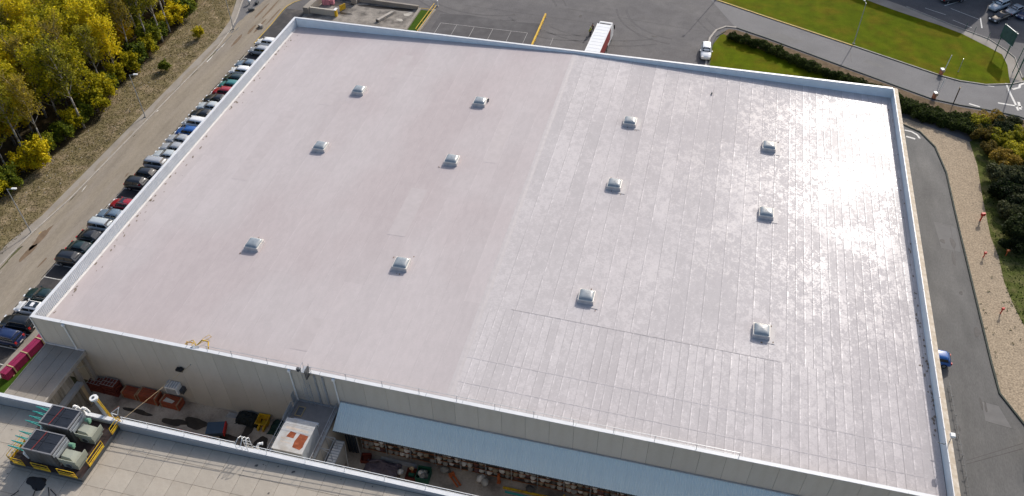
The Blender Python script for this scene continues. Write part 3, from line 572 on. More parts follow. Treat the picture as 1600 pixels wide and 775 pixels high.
MB().box(-.4, -.6, 0, .4, -.52, .12).box(-.4, .52, 0, .4, .6, .12).box(-.4, -.52, 0, -.32, .52, .12).box(.32, -.52, 0, .4, .52, .12).build('frame', M['tan'], hc); MB().box(-.32, -.52, 0, .32, .52, .05).build('lid', M['asphalt_pale'], hc)
bx = thing('plant_box', 'white metal plant box with rust patches on its roof', 'plant box', (33.1, -5.65, 5.1))
M['box_white'] = mat('box_white', (.47, .46, .44), .5, .12, .9, col2=(.36, .33, .29), scale2=.8); M['box_side'] = mat('box_side', (.3, .32, .34), .5, .08, 1)
MB().box(-1.55, -1.75, .02, 1.55, 1.75, 2.4).build('casing', M['box_side'], bx)
MB().box(-1.62, -1.85, 2.4, 1.62, 1.12, 2.48).build('lid', M['box_white'], bx, bevel=.02); MB().box(-1.62, 1.14, 2.38, 1.62, 1.85, 2.46).build('lid', M['box_white'], bx, bevel=.02)
MB().box(-1.1, 1.85, 1.7, 1.6, 2.15, 2.1).build('hood', M['galv'], bx)
MB().poly([(.35, -1.3), (1.2, -1.45), (1.38, -1.1), (1.35, -.6), (1.42, -.1), (1.42, .22), (.5, .3), (.42, -.1), (.3, -.6)], 2.486).build('rust_patch', M['rust'], bx)
MB().poly([(-.75, -.3), (0.05, -.35), (.1, .3), (-.55, .38)], 2.486).build('rust_patch', M['rust'], bx)
MB().poly([(-1.2, -.55), (-.1, -.62), (-.1, -.5), (-1.2, -.42)], 2.486).poly([(-1.1, -.95), (.1, -1.0), (.1, -.9), (-1.1, -.85)], 2.486).poly([(-1.2, .6), (1.2, .5), (1.2, .75), (-1.2, .9)], 2.486).build('pale_stain', M['rust_pale'], bx)
# stair frames right of the platform
st = thing('access_stair', 'grey open metal stair frame between the white box and the blue-grey canopy', 'stair', (35.15, 0, 0))
sb = MB()
for y in (-8.2, -6.6, -5.0, -3.6): sb.tube((.0, y, 0), (.0, y, 6.1), .035, 5).tube((1.0, y, 0), (1.0, y, 5.2), .035, 5).tube((0, y, 5.1), (1.0, y, 5.1), .04, 5).tube((.0, y, 5.1), (1.0, y, 4.3), .025, 4)
sb.tube((0, -8.3, 5.6), (0, -3, 5.6), .03, 5).tube((1, -8.3, 5.1), (1, -3.6, 5.1), .03, 5); sb.build('frame', M['galv'], st)
lt = thing('lean_to_roof', 'small ribbed white lean-to roof beside the stair frame', 'roof', (35.95, -4.9, 2.7))
for k in range(15): MB().box(-.45, -2.4+k*.32, .3, .45, -2.2+k*.32, .36).build('rib', M['white_metal'], lt)
MB().box(-.48, -2.45, .2, .48, 2.4, .3).build('sheet', M['galv'], lt); MB().box(-.4, -2.4, -2.7, .4, 2.1, .2).build('wall', M['wall_concrete'], lt)
MB().tube((.46, 2.3, .2), (.9, 1.2, -2.6), .03, 5).build('brace', M['white_metal'], lt)

# blue-grey metal canopy with racks
cn = thing('metal_canopy', 'long blue-grey corrugated canopy fixed to the near warehouse wall', 'canopy')
cx0, cx1, cya, cyb, cza, czb = 35.5, 84.0, -.05, -2.75, 6.4, 5.0
cs = MB(); k = 0; x = 0.
while x < 1.2-.01:
    for a, b_, za, zb in ((0, .1, 0, 0), (.1, .13, 0, .045), (.13, .21, .045, .045), (.21, .24, .045, 0)):
        cs.add([(x+a, cya, cza+za), (x+b_, cya, cza+zb), (x+b_, cyb, czb+zb), (x+a, cyb, czb+za)], [(0,3,2,1)])
    x += .24
csm = cs.mesh('corrugated_sheet', M['canopy_metal'])
for k in range(40): inst('corrugated_sheet', csm, cn, (cx0+k*1.2, 0, U(0, .004)))
MB().box(cx0, cyb-.02, czb-.16, cx0+48, cyb+.06, czb-.01).build('gutter', M['steel_dark'], cn)
MB().box(cx0, cya-.1, cza+.05, cx0+48, cya+.03, cza+.12).build('wall_flashing', M['galv'], cn)
for k in range(17): MB().box(cx0+.2+k*2.95, cyb+.1, czb-.3, cx0+.3+k*2.95, cya, czb-.14).build('bracket', M['steel_dark'], cn)
random.seed(5)
sackmats = [mat('sack_white', (.42, .4, .36), .8, .15, 3), mat('sack_grey', (.25, .24, .22), .8, .15, 3), mat('sack_tan', (.27, .23, .17), .8, .15, 3), mat('sack_dark', (.09, .085, .08), .8, .15, 3), mat('sack_red', (.12, .06, .06), .8, .15, 3), mat('sack_pale', (.6, .58, .54), .8, .1, 3)]
def sackmesh(seed, m):
    random.seed(seed); rings = []
    for z, r in ((0, .22), (.06, .3), (.25, .32), (.42, .27), (.52, .15), (.6, .06), (.68, .1)):
        rings.append([((r*cos(a)*1.1+U(-.03, .03)), (r*sin(a)*1.0+U(-.03, .03)), z) for a in [2*pi*i/9 for i in range(9)]])
    return MB().loft(rings).mesh('sack', m, True)
sm = [sackmesh(i, sackmats[i]) for i in range(6)]
random.seed(21)
sname = ['whitish', 'grey', 'tan', 'dark', 'dull red', 'pale']
upr = MB().box(-.04, -1.3, 0, .04, -1.22, 2.5).box(-.04, -.3, 0, .04, -.22, 2.5).box(-.02, -1.22, 1, .02, -.3, 1.05).mesh('upright', M['galv'])
bay = MB().box(0, -1.34, .03, 2.7, -1.28, .1).box(0, -.28, 0, 2.7, -.22, .1).mesh('beam', mat('rack_orange', (.24, .09, .035), .6, .2, 2))
plank = MB().box(.05, -1.26, .03, 2.65, -.3, .07).mesh('shelf', mat('shelf_wood', (.07, .06, .05), .8, .2, 2))
for q in range(11):
    x0 = 37.6+q*2.75; order = ['first', 'second', 'third', 'fourth', 'fifth', 'sixth', 'seventh', 'eighth', 'ninth', 'tenth', 'eleventh'][q]
    rk = thing('storage_rack', 'orange-beamed storage rack under the metal canopy, %s from the stair frame' % order, 'rack', (x0, 0, .02), 0, 'storage racks under the metal canopy')
    inst('upright', upr, rk, (0, 0, 0)); inst('upright', upr, rk, (2.7, 0, 0))
    for z in (.35, 1.15, 1.95):
        inst('beam', bay, rk, (0, 0, z)); inst('shelf', plank, rk, (0, 0, z))
        for s in range(4):
            if random.random() < .08: continue
            mi = random.choice([0, 0, 1, 5, 3, 5, 1, 4, 2]); 
            o = inst('sack', sm[mi], None, (x0+.4+s*.62+U(-.08, .08), -1.0+U(-.15, .1), z+.11), U(0, 6), cat='sack', group='sacks stored on the racks',
                 label='%s tied sack on the orange-beamed racks beneath the metal canopy' % sname[mi]); o.scale = (U(.85, 1.1),)*2+(U(.75, 1.1),)
tarpm = mat('tarp_purple', (.13, .105, .12), .6, .2, 1.5)
th = thing('tarp_heap', 'crumpled purple-grey tarpaulin heap on the courtyard floor', 'tarpaulin', (40.4, -3.1, .02))
random.seed(9); ng = 15; g = MB()
for i in range(ng):
    for j in range(ng):
        u, v = i/(ng-1)*2-1, j/(ng-1)*2-1; r = max(abs(u), abs(v)); h = max(0, (1-r*r))**.6*(.75+.25*sin(5*u+3*v))+U(0, .14)*(1-r)
        g.v.append((u*1.9+U(-.08, .08), v*1.0+U(-.08, .08), h*.9))
g.f = [(i*ng+j, (i+1)*ng+j, (i+1)*ng+j+1, i*ng+j+1) for i in range(ng-1) for j in range(ng-1)]; g.build('cloth', tarpm, th, smooth=False)
MB().path([(-1.4, .2, .75), (-.4, .45, 1.0), (.5, .2, .95), (1.4, .35, .5)], .09, 6).build('fold', tarpm, th)
def crate(x, y, m, label, sx_=.9, sy_=.7, h=.55, rz=.15, fill=None, name='crate'):
    t = thing(name, label, 'crate', (x, y, .02), rz)
    MB().box(-sx_/2, -sy_/2, 0, sx_/2, sy_/2, .06).build('floor', m, t)
    for a in ((-sx_/2, -sy_/2, sx_/2, -sy_/2+.05), (-sx_/2, sy_/2-.05, sx_/2, sy_/2), (-sx_/2, -sy_/2+.05, -sx_/2+.05, sy_/2-.05), (sx_/2-.05, -sy_/2+.05, sx_/2, sy_/2-.05)): MB().box(a[0], a[1], .06, a[2], a[3], h).build('side', m, t)
    return t
crate(38.35, -2.35, M['dark_red'], 'low red crate to the left of the purple tarpaulin', 1, 1, .5)
crate(45.9-2.2, -3.05, M['dark_red'], 'red crate beside the dark green bin with a small orange figure-like valve in it', 1.1, 1.2, .5, .05)
vlv = thing('valve_fitting', 'orange and cream upright valve standing in the red crate', 'valve', (43.7, -2.75, .1)); MB().tube((0, 0, 0), (0, 0, .8), .12, 8).build('stem', M['orange'], vlv); MB().tube((0, -.1, .85), (0, .1, .85), .24, 10).build('wheel', M['tan'], vlv); MB().box(-.3, -.5, .0, .3, -.2, .3).build('foot', M['green_paint'], vlv)
crate(45.0, -2.9, M['green_paint'], 'dark green bin filled with grey sacks beside the red crate', 1.4, 1.5, .9, .05, name='bin')
for i in range(5): inst('sack', sm[(1, 0, 1, 5, 1)[i]], None, (44.7+.3*(i % 3), -2.6-.3*(i//2), .12+.3*(i//3)), i, label='crumpled sack inside the dark green bin', cat='sack', group='sacks in the dark green bin')
crate(41.95, -3.15, mat('brown_crate', (.12, .08, .06), .8, .2, 2), 'brown wooden pallet crate holding a white bag', 1.1, 1.1, .25, .1)
inst('sack', sm[5], None, (42.5, -3.05, .1), 1., label='white bag slumped on the brown pallet crate', cat='sack')
gi = thing('steel_beam', 'long grey steel beam lying behind the tarpaulin', 'beam', (41.9, -1.95, .05), -.02); MB().box(-2, -.15, .0, 2, .15, .04).box(-2, -.15, .26, 2, .15, .3).build('flange', M['galv'], gi); MB().box(-2, -.03, .04, 2, .03, .26).build('web', M['galv'], gi)
pt = thing('pallet_truck', 'orange hand pallet truck with two forks parked by the racks', 'pallet truck', (47.9, -2.2, .02), -.75)
for y in (-.25, .1): MB().box(0, y, .1, 1.4, y+.18, .2).build('fork', M['orange'], pt)
MB().box(-.3, -.28, .1, .0, .32, .5).build('chassis', M['orange'], pt); MB().tube((-.2, 0, .4), (-.6, 0, 1.2), .03).build('handle', M['black'], pt); MB().tube((-.2, -.1, .08), (-.2, .1, .08), .08, 8).build('wheel', M['rubber'], pt)
for i, (x, y, mi, l) in enumerate([(46.9, -1.7, 1, 'grey bulging sack on the floor beside the pallet truck'), (50.9, -1.75, 5, 'crumpled pale sack lying on the floor before the racks'), (51.4, -2.1, 0, 'torn white sack on the floor in front of the racks'), (56.2, -1.8, 3, 'dark sack on the floor by the yellow frame')]):
    o = inst('sack', sm[mi], None, (x, y, .02), i, label=l, cat='sack'); o.scale = (1.5, 1.3, 1.1)
yf = thing('steel_profiles', 'long yellow and teal steel profiles lying beside the racks', 'steel profiles', (56.5, -2.2, .04))
MB().box(-3.1, -.1, 0, 3.2, .1, .22).build('beam', M['yellow'], yf); MB().box(-2.8, -.5, 0, 2.6, -.35, .15).build('tube', M['teal'], yf)
MB().box(3.2, -.9, 0, 3.35, .3, .8).build('stop', M['yellow'], yf)
ob = thing('orange_column', 'short orange steel column standing before the racks', 'column', (52.8, -1.65, 0)); MB().box(-.12, -.12, 0, .12, .12, 1.5).build('shaft', M['orange'], ob); MB().box(-.2, -.2, 0, .2, .2, .04).build('base_plate', M['orange'], ob)
cu = thing('strip_curtain', 'dark curtain of hanging strips closing the left end of the canopy', 'curtain', (36.4, -1.3, 0))
for k in range(6): MB().box(-.2+k*.2, -.6+.08*(k % 2), .05, -.02+k*.2, -.55+.08*(k % 2), 4.4).build('strip', mat('curtain', (.02, .028, .04), .5, .2, 1), cu)
MB().tube((1.3, -.9, 0), (1.0, -.5, 4.5), .05, 6).build('pole', M['grey_metal'], cu)

# stacks by the wall
random.seed(31)
def sheets_stack(x, y, lx, ly, h, m, label, wraps=True, name='stacked_sheets', n=7):
    t = thing(name, label, 'stack', (x, y, .02), rad(-2))
    hh = h/n
    for i in range(n):
        d = U(-.04, .04); MB().box(-lx/2+d, -ly/2, i*hh+.05, lx/2+d, ly/2, (i+1)*hh+.02).build('sheet', m, t)
    if wraps:
        for s in (-1, 1): MB().box(s*lx*.44-.07, -ly/2-.03, 0, s*lx*.44+.07, ly/2+.03, h+.08).build('wrap', mat('wrap', (.3, .2, .12), .8, .2, 2), t)
        for q in range(5): MB().box(-lx*.36, -ly*.42+q*ly*.19, h+.05, lx*.36, -ly*.42+q*ly*.19+.07, h+.1).build('rib', m, t)
        if 'torn' in label: MB().poly([(-lx*.3, -ly*.4), (lx*.2, -ly*.42), (lx*.25, -ly*.1), (-lx*.25, .1)], h+.12).build('label_film', mat('film', (.5, .45, .38), .6, .2, 2), t)
    return t
def pallet_cage(x, y, label, h=1.8):
    t = thing('scaffold_cage', label, 'stillage', (x, y, .02), rad(-2))
    for i in range(4): MB().box(-.9, -.55, i*h/4, .9, .55, i*h/4+h/4-.14).build('layer', M['dark_red'], t)
    for k in range(5): MB().tube((-.8+.4*k, -.56, h), (-.8+.4*k, .56, h), .025, 4).build('bar', M['galv'], t)
    for y_ in (-.5, 0, .5): MB().tube((-.9, y_, h), (.9, y_, h), .025, 4).build('bar', M['galv'], t)
    for sx_ in (-.9, .9):
        for sy_ in (-.56, .56): MB().tube((sx_, sy_, 0), (sx_, sy_, h), .035, 5).build('post', M['dark_red'], t)
    return t
pallet_cage(5.0, -.75, 'dark red stillage in the corner under the canopy wall', 1.5); pallet_cage(6.9, -.8, 'dark red stillage with silver bars on top, next to the orange stacks', 1.9)
sheets_stack(9.3, -.75, 2.0, 1.05, .95, M['brick_red'], 'low orange-red stack with white wrapping beside the dark red stillage')
sheets_stack(11.7, -.8, 2.5, 1.15, 1.25, M['brick_red'], 'widest and tallest orange-red stack of ribbed sheets at the wall', n=9)
sheets_stack(14.5, -.85, 2.4, 1.15, 1.0, M['brick_red'], 'rightmost orange-red stack with torn tan film on top')
# objects on courtyard floor
dk = thing('dark_net_pile', 'black netting piled against the wall, left of the yellow skip', 'netting', (23.9, -.75, .02))
random.seed(41)
def lump(n, sx_, sy_, h, j=.12):
    g = MB()
    for i in range(n):
        for k in range(n):
            u, v = i/(n-1)*2-1, k/(n-1)*2-1; r = max(abs(u), abs(v)); g.v.append((u*sx_+U(-j, j), v*sy_+U(-j, j), max(0, 1-r**3)*h+U(0, j*2)*(1-r)))
    g.f = [(i*n+k, (i+1)*n+k, (i+1)*n+k+1, i*n+k+1) for i in range(n-1) for k in range(n-1)]; return g
lump(13, 1.5, .75, 1.1).build('net', mat('netting', (.014, .017, .017), .8, .3, 3), dk)
MB().box(-1.3, -.5, 0, 1.3, .5, .7).build('bundle', M['black'], dk)
sk = thing('yellow_skip', 'yellow tipping skip standing against the near wall', 'skip', (25.75, -.75, .05), .05)
MB().loft([[(-.45, -.35, .15), (.45, -.35, .15), (.45, .4, .15), (-.45, .4, .15)], [(-.6, -.75, 1.0), (.6, -.75, 1.0), (.6, .55, 1.0), (-.6, .55, 1.0)]], cap=False).add([(-.45, -.35, .15), (.45, -.35, .15), (.45, .4, .15), (-.45, .4, .15)], [(0,1,2,3)]).build('tub', M['yellow'], sk)
MB().box(-.65, -.8, .95, .65, -.73, 1.03).box(-.65, .53, .95, .65, .6, 1.03).box(-.65, -.73, .95, -.58, .53, 1.03).box(.58, -.73, .95, .65, .53, 1.03).build('rim', M['yellow'], sk)
MB().box(-.4, -1.1, .1, -.2, -.5, .5).box(.2, -1.1, .1, .4, -.5, .5).box(-.5, -.3, 0, .5, .3, .14).build('fork_pocket', M['yellow'], sk)
d2 = thing('dark_net_pile', 'black and dark green sheeting piled right of the yellow skip', 'netting', (28.4, -.95, .02)); lump(13, 1.9, .9, .9).build('net', mat('netting_green', (.012, .035, .025), .8, .3, 3), d2)
d3 = thing('black_bin', 'black wheeled bin standing beside the grey platform wall', 'bin', (29.4, -2.4, .02)); MB().loft([[(-.45, -.35, .15), (.45, -.35, .15), (.45, .35, .15), (-.45, .35, .15)], [(-.6, -.45, 1.15), (.6, -.45, 1.15), (.6, .45, 1.15), (-.6, .45, 1.15)]]).build('tub', M['black'], d3); MB().box(-.63, -.48, 1.15, .63, .48, 1.22).build('lid', M['green_paint'], d3); MB().tube((-.45, -.4, .12), (-.45, .4, .12), .12, 8).build('wheel', M['rubber'], d3)
fn = thing('grey_cone', 'small blue-grey folded sheet at the foot of the near wall', 'sheeting', (21.6, -.6, .02)); MB().loft([[(-.6, -.35, 0), (.7, -.3, 0), (.8, .3, 0), (-.5, .35, 0)], [(-.15, -.05, .5), (.05, -.05, .55), (.1, .05, .5), (-.1, .05, .5)]]).build('sheet', M['galv'], fn)
wb = thing('blue_hopper', 'slate blue hopper with an orange rim behind the near parapet', 'hopper', (21.4, -3.1, .02), .3)
MB().loft([[(-.5, -.4, .1), (.5, -.4, .1), (.5, .4, .1), (-.5, .4, .1)], [(-1.1, -.7, 1.1), (.8, -.7, 1.1), (.8, .8, 1.1), (-1.1, .8, 1.1)]]).build('tub', mat('slate', (.05, .08, .12), .5, .1, 2), wb)
MB().box(.8, -.72, .5, .92, .82, 1.15).build('rim', M['red_paint'], wb); MB().box(-1.1, -.75, .0, .8, -.6, .1).build('base', M['black'], wb)
rp = thing('orange_pipe', 'long thin orange-red pipe lying along the near parapet', 'pipe', (18.9, -3.75, .1), -.02); MB().tube((-2.2, 0, 0), (1.8, 0, 0), .07, 6).build('tube', M['red_paint'], rp); MB().tube((1.8, 0, 0), (1.95, 0, 0), .1, 8).build('collar', M['red_paint'], rp)

# ------------------------------------------------------------------ near building
NZ = 8.4
def nroof(x): return NZ-.45-1.0*min(1.3, abs(x-47.3)/47.3)
nb = thing('near_building', 'low building with beige sheeted roof and white parapet at bottom left', 'building')
MB().box(-30, -8.85, 0, 94, -8.5, NZ-.05).build('wall', M['wall_concrete'], nb); MB().box(-30, -60, 0, -29.7, -8.9, NZ-.05).build('side_wall', M['wall_concrete'], nb)
cp = MB().box(0, 0, 0, 3.985, .4, .07).mesh('coping_piece', M['coping'])
for k in range(30): inst('coping_piece', cp, nb, (-28+k*4.0-1.0, -8.84, NZ-.05+U(0, .004)))
MB().box(-30, -8.95, NZ-1.9, 94, -8.86, NZ-.05).build('parapet_lining', mat('near_lining', (.3, .31, .32), .7, .08, 1), nb)
MB().add([(-30, -8.9, nroof(-15)-.4), (47.3, -8.9, nroof(47.3)-.05), (47.3, -60, nroof(47.3)-.05), (-30, -60, nroof(-15)-.4), (94, -8.9, nroof(94)-.05), (94, -60, nroof(94)-.05)], [(0,3,2,1), (1,2,5,4)]).build('roof_deck', M['joint'], nb)
def nsheet(x0, x1, y0, y1):
    s = MB().add([(0, 0, 0), (x1-x0-.03, 0, nroof(x1)-nroof(x0)), (x1-x0-.03, y1-y0-.03, nroof(x1)-nroof(x0)), (0, y1-y0-.03, 0), (0, 0, -.04), (x1-x0-.03, 0, nroof(x1)-nroof(x0)-.04), (x1-x0-.03, y1-y0-.03, nroof(x1)-nroof(x0)-.04), (0, y1-y0-.03, -.04)], [(0,1,2,3), (0,4,5,1), (2,6,7,3), (3,7,4,0), (1,5,6,2)])
    s.build('roofing_sheet', M['near_roof'], nb, loc=(x0, y0, nroof(x0)+U(0, .006)))
ny = [-8.97, -10.9, -12.9, -15.2, -17.6, -20.5]
for k in range(32):
    x0 = -8+k*2.0
    for j in range(5):
        if x0 > 40 and j > 1: continue
        nsheet(x0, x0+2.0, ny[j+1], ny[j])
nsheet(-30, -8, -60, -8.97); nsheet(56, 94, -60, -8.97); nsheet(-8, 40, -60, -20.5); nsheet(40, 56, -60, -12.9)
gb = MB()
for i in range(40):
    x = U(0, 48); y = U(-20, -9.2) if i % 3 else U(-9.8, -9.1); s = U(.03, .14); gb.poly(blob(x, y, s, s*U(.6, 1.6), U(0, 3), 7, .35), nroof(x)+.03)
gb.build('leaf_litter', M['stain'], nb, kind='stuff')
nr = thing('parapet_guardrail', 'white double guard rail on the near building parapet', 'railing', (0, -8.62, NZ))
np_ = MB().tube((0, 0, 0), (0, 0, .8), .03, 6).mesh('post', M['white_metal'])
for x in [16.2, 19.0, 23.0, 26.9]+[31.8+4*i for i in range(12)]: inst('post', np_, nr, (x, 0, 0))
for a, b_ in ((16.2, 28.6), (30.5, 76)):
    MB().tube((a, 0, .78), (b_, 0, .78), .035, 5).build('rail', M['white_metal'], nr); MB().tube((a, 0, .42), (b_, 0, .42), .028, 5).build('rail', M['white_metal'], nr)
lh = thing('ladder_hoops', 'white hooped ladder exit rising over the near parapet', 'ladder', (29.4, -8.55, NZ-1.2))
hb = MB()
for dx in (-.4, 0, .4): hb.path([(dx*1.6, -.35, 1.2), (dx*1.5, -.35, 2.1), (dx, .1, 2.6), (dx, .55, 2.3), (dx, .6, -.5)], .035, 5)
hb.build('hoop', M['white_metal'], lh)
for z in (0, .5, 1, 1.5, 2.1): MB().tube((-.45, .6, z), (.45, .6, z), .025, 5).build('rung', M['white_metal'], lh)
MB().tube((-.65, -.35, 1.8), (.65, -.35, 1.8), .03, 5).build('crossbar', M['white_metal'], lh)
wt = thing('white_pipe_bend', 'small white bent pipe on the courtyard side of the ladder hoops', 'pipe', (30.3, -7.9, 7.2)); MB().path([(0, 0, 0), (0, 0, .8), (.15, .2, 1.05), (.4, .3, 1.0)], .12, 8).build('bend', M['white_metal'], wt); MB().tube((.4, .3, 1.0), (.5, .35, .98), .16, 8).build('flange', M['white_metal'], wt)

# cooling plant on its steel deck
DZ = 7.95
dp = thing('steel_deck', 'dark rust-brown steel deck with yellow edges carrying the two cooling units', 'deck', (0, 0, 0))
for i in range(8):
    for j in range(3):
        x0 = 7.9+i*.97; y0 = -15.0+j*2.17; MB().box(x0+.01, y0+.01, DZ-.1, x0+.96, y0+2.15, DZ+U(-.01, .01)).build('plate', M['deck'], dp)
MB().box(7.85, -15.1, DZ-.45, 15.75, -15.02, DZ-.02).box(15.68, -15.02, DZ-.45, 15.76, -8.5, DZ-.02).box(7.8, -15.02, DZ-.45, 7.88, -8.5, DZ-.02).build('edge_beam', M['steel_dark'], dp)
MB().box(7.9, -8.5, DZ-.3, 15.7, -8.4, DZ+.25).build('edge_beam', M['yellow'], dp)
for x, y in ((9, -14.6), (14.8, -14.6), (14.9, -9.4), (9, -9.4)): MB().box(x-.12, y-.12, 6.8, x+.12, y+.12, DZ-.1).build('leg', M['yellow'], dp)
def yrail(pts, label):
    t = thing('yellow_handrail', label, 'railing', (0, 0, 0), 0, 'yellow handrails round the steel deck')
    (xa, ya), (xb, yb) = pts; d = Vector((xb-xa, yb-ya, 0)); n = max(2, int(d.length/1.2)+1)
    for z in (.55, 1.0): MB().tube((xa, ya, DZ+z), (xb, yb, DZ+z), .035, 5).build('rail', M['yellow'], t)
    for i in range(n): p = Vector((xa, ya, DZ))+d*i/(n-1); MB().tube(p, p+Vector((0, 0, 1)), .035, 5).build('post', M['yellow'], t)
    a = Vector((xa, ya, 0)); q = d.normalized().orthogonal()*.0
    MB().strip([(xa, ya), (xb, yb)], -.03, .03, DZ+.02, DZ+.3).build('toe_board', M['yellow'], t)
yrail([(8.4, -15.08), (9.6, -15.08)], 'yellow handrail at the front left corner of the steel deck'); yrail([(10.6, -15.08), (12.4, -15.08)], 'yellow handrail in the middle of the deck front'); yrail([(13.4, -15.08), (15.3, -15.08)], 'yellow handrail at the front right corner of the steel deck')
yrail([(15.72, -13.7), (15.72, -11.4)], 'yellow handrail on the right side of the steel deck'); yrail([(15.72, -10.0), (15.72, -8.5)], 'yellow handrail at the back right corner, by the parapet'); yrail([(7.84, -14.9), (7.84, -12.7)], 'yellow handrail on the left side of the steel deck')
M['grille'] = mat('grille', (.03, .035, .045), .45, .35, 1.5, stretch=(1, 8, 1), metal=.4)
M['unit_side'] = mat('unit_side', (.15, .15, .15), .5, .3, 1, stretch=(1, 1, .3), metal=.2, col2=(.08, .075, .07), scale2=1)
def cooler(x, y, label):
    t = thing('cooling_unit', label, 'cooling unit', (x, y, DZ), 0, 'cooling units on the steel deck')
    H2 = 2.3
    MB().box(0, 0, 0, 3.1, 2.1, H2-.12).build('casing', M['unit_side'], t)
    for i in range(5): MB().box(.02+i*.62, -.03, .05, .60+i*.62, .0, H2-.2).build('side_panel', M['unit_side'], t)
    for i in range(2):
        for j in range(2):
            gx, gy = .08+i*1.5, .06+j*1.01
            MB().box(gx, gy, H2-.12, gx+1.44, gy+.97, H2-.03).build('fan_grille', M['grille'], t)
    MB().box(-.06, -.06, H2-.14, 3.16, .05, H2+.02).box(-.06, 2.05, H2-.14, 3.16, 2.16, H2+.02).box(-.06, .05, H2-.14, .06, 2.05, H2+.02).box(3.04, .05, H2-.14, 3.16, 2.05, H2+.0).build('top_frame', mat('frame_grey', (.2, .2, .21), .5, .2, 2), t)
    MB().tube((1.05, -.05, H2+.06), (1.25, 2.1, H2+.03), .03, 6).build('red_pipe', mat('red_dull', (.25, .03, .025), .6), t)
    MB().box(3.2, .0, H2-.6, 3.28, 2.1, H2-.2).box(3.4, .1, H2-.8, 3.46, 2.0, H2-.4).build('louvre', M['galv'], t)
    h = MB(); h.loft([[(3.5, .2, 0), (5.1, .2, 0), (5.1, 1.5, 0), (3.5, 1.5, 0)], [(3.5, .2, 1.0), (5.1, .2, .95), (5.1, 1.5, .95), (3.5, 1.5, 1.0)], [(3.55, .5, 1.5), (4.5, .45, 1.45), (4.5, 1.3, 1.45), (3.55, 1.3, 1.5)]]); h.build('air_hood', M['beige_paint'], t)
    MB().box(3.42, .1, .95, 5.25, .17, 1.5).box(5.17, .17, .5, 5.25, 1.7, 1.35).build('hood_flap', M['beige_paint'], t)
    MB().tube((4.2, .19, .45), (4.2, .14, .45), .38, 14).build('fan_ring', M['galv'], t); MB().tube((4.2, .14, .45), (4.2, .12, .45), .3, 14).build('fan', M['steel_dark'], t)
    MB().tube((3.6, 1.75, 1.5), (4.1, 1.75, 1.6), .2, 10).box(3.75, 1.6, 1.1, 4.0, 1.9, 1.5).build('motor', mat('motor_green', (.16, .32, .22), .5, .2, 3), t)
    # zigzag teal frames on the left side
    for k in range(4):
        yy = .15+k*.55
        MB().path([(-.05, yy, H2-.5), (-1.9, yy, H2-.5), (-1.0, yy+.35, H2-1.7), (-.05, yy+.1, H2-1.0)], .05, 5).build('bracing', M['teal'], t)
    MB().tube((-.02, .1, H2-.95), (-.02, 2.0, H2-.95), .04, 5).build('bracing_rail', M['teal'], t)
    MB().path([(-.3, .2, .2), (-.55, .2, .8), (-.4, .35, 1.2), (-.05, .5, 1.3)], .17, 8).build('white_elbow', M['white_metal'], t)
    return t
cooler(9.85, -14.45, 'front grey cooling unit with black top grilles and beige hood'); cooler(9.65, -11.6, 'rear grey cooling unit with black top grilles, next to the parapet')
el = thing('white_duct_loops', 'pair of white looped ducts behind the rear cooling unit', 'duct', (11.0, -8.75, NZ))
for dx in (0, .95): MB().path([(dx, 0, 0), (dx+.02, 0, .8), (dx+.25, 0, 1.15), (dx+.55, 0, 1.1), (dx+.75, 0, .6)], .15, 8).build('loop', M['white_metal'], el)
sp = thing('exhaust_stack', 'slanting grey exhaust pipe with a round cap and yellow frame rising over the parapet', 'exhaust stack', (14.05, -8.25, 7.6))
MB().tube((0, 0, 0), (-.35, .0, 3.3), .19, 10).build('pipe', M['galv'], sp); MB().tube((-.35, 0, 3.3), (-.37, 0, 3.5), .4, 14).build('cap', M['white_metal'], sp); MB().tube((-.37, 0, 3.5), (-.375, 0, 3.55), .14, 10).build('opening', M['steel_dark'], sp)
MB().tube((.4, 0, 0), (-.1, 0, 3.0), .05, 5).tube((.2, .25, 0), (-.25, .25, 3.0), .04, 5).tube((.3, 0, 1), (-.1, 0, 1.0), .03, 5).build('support', M['yellow'], sp)
tf = thing('tripod_frame', 'small white and rusty triangular frame on the near parapet', 'frame', (15.1, -8.5, NZ)); MB().path([(0, 0, 0), (0, 0, .9), (1.3, .1, 2.2), (.7, 0, .8), (0, 0, .9)], .045, 5).build('frame', M['white_metal'], tf); MB().tube((.2, .05, 1.2), (1.3, .12, 2.25), .04, 5).build('arm', M['rust'], tf); MB().tube((0, 0, .2), (.9, -.2, .1), .05, 5).build('foot', M['yellow'], tf)
oil = MB(); oil.poly(blob(11.3, -16.1, 1.2, .6, 0, 20, .3), nroof(11)+.03)
oil.build('oil_puddle', mat('oil', (.012, .011, .011), .2, .2, 2), label='black oil puddle spreading on the beige roof before the steel deck', cat='puddle')
random.seed(77)
for k, pts in enumerate([[(11.6, -16.6), (11.9, -17.6), (12.6, -18.4), (12.5, -19.5)], [(12.7, -16.3), (13.3, -17.0), (13.2, -18.4), (13.9, -19.6)], [(13.0, -16.4), (13.9, -16.8), (14.1, -17.5), (13.3, -18.2), (13.0, -19.6)], [(10.2, -17.2), (9.6, -18.3), (8.6, -19.3)], [(14.2, -18.6), (15.4, -18.0), (16.2, -18.2), (16.4, -19.2)]]):
    z = nroof(12)+.06; MB().path([(x, y, z) for x, y in pts], .035, 5).build('black_hose', M['rubber'], label='black hose snaking over the beige roof, %s' % ['straight below the oil puddle', 'right of the puddle', 'looping at the puddle end', 'to the left of the puddle', 'curling farthest right of the puddle'][k], cat='hose')

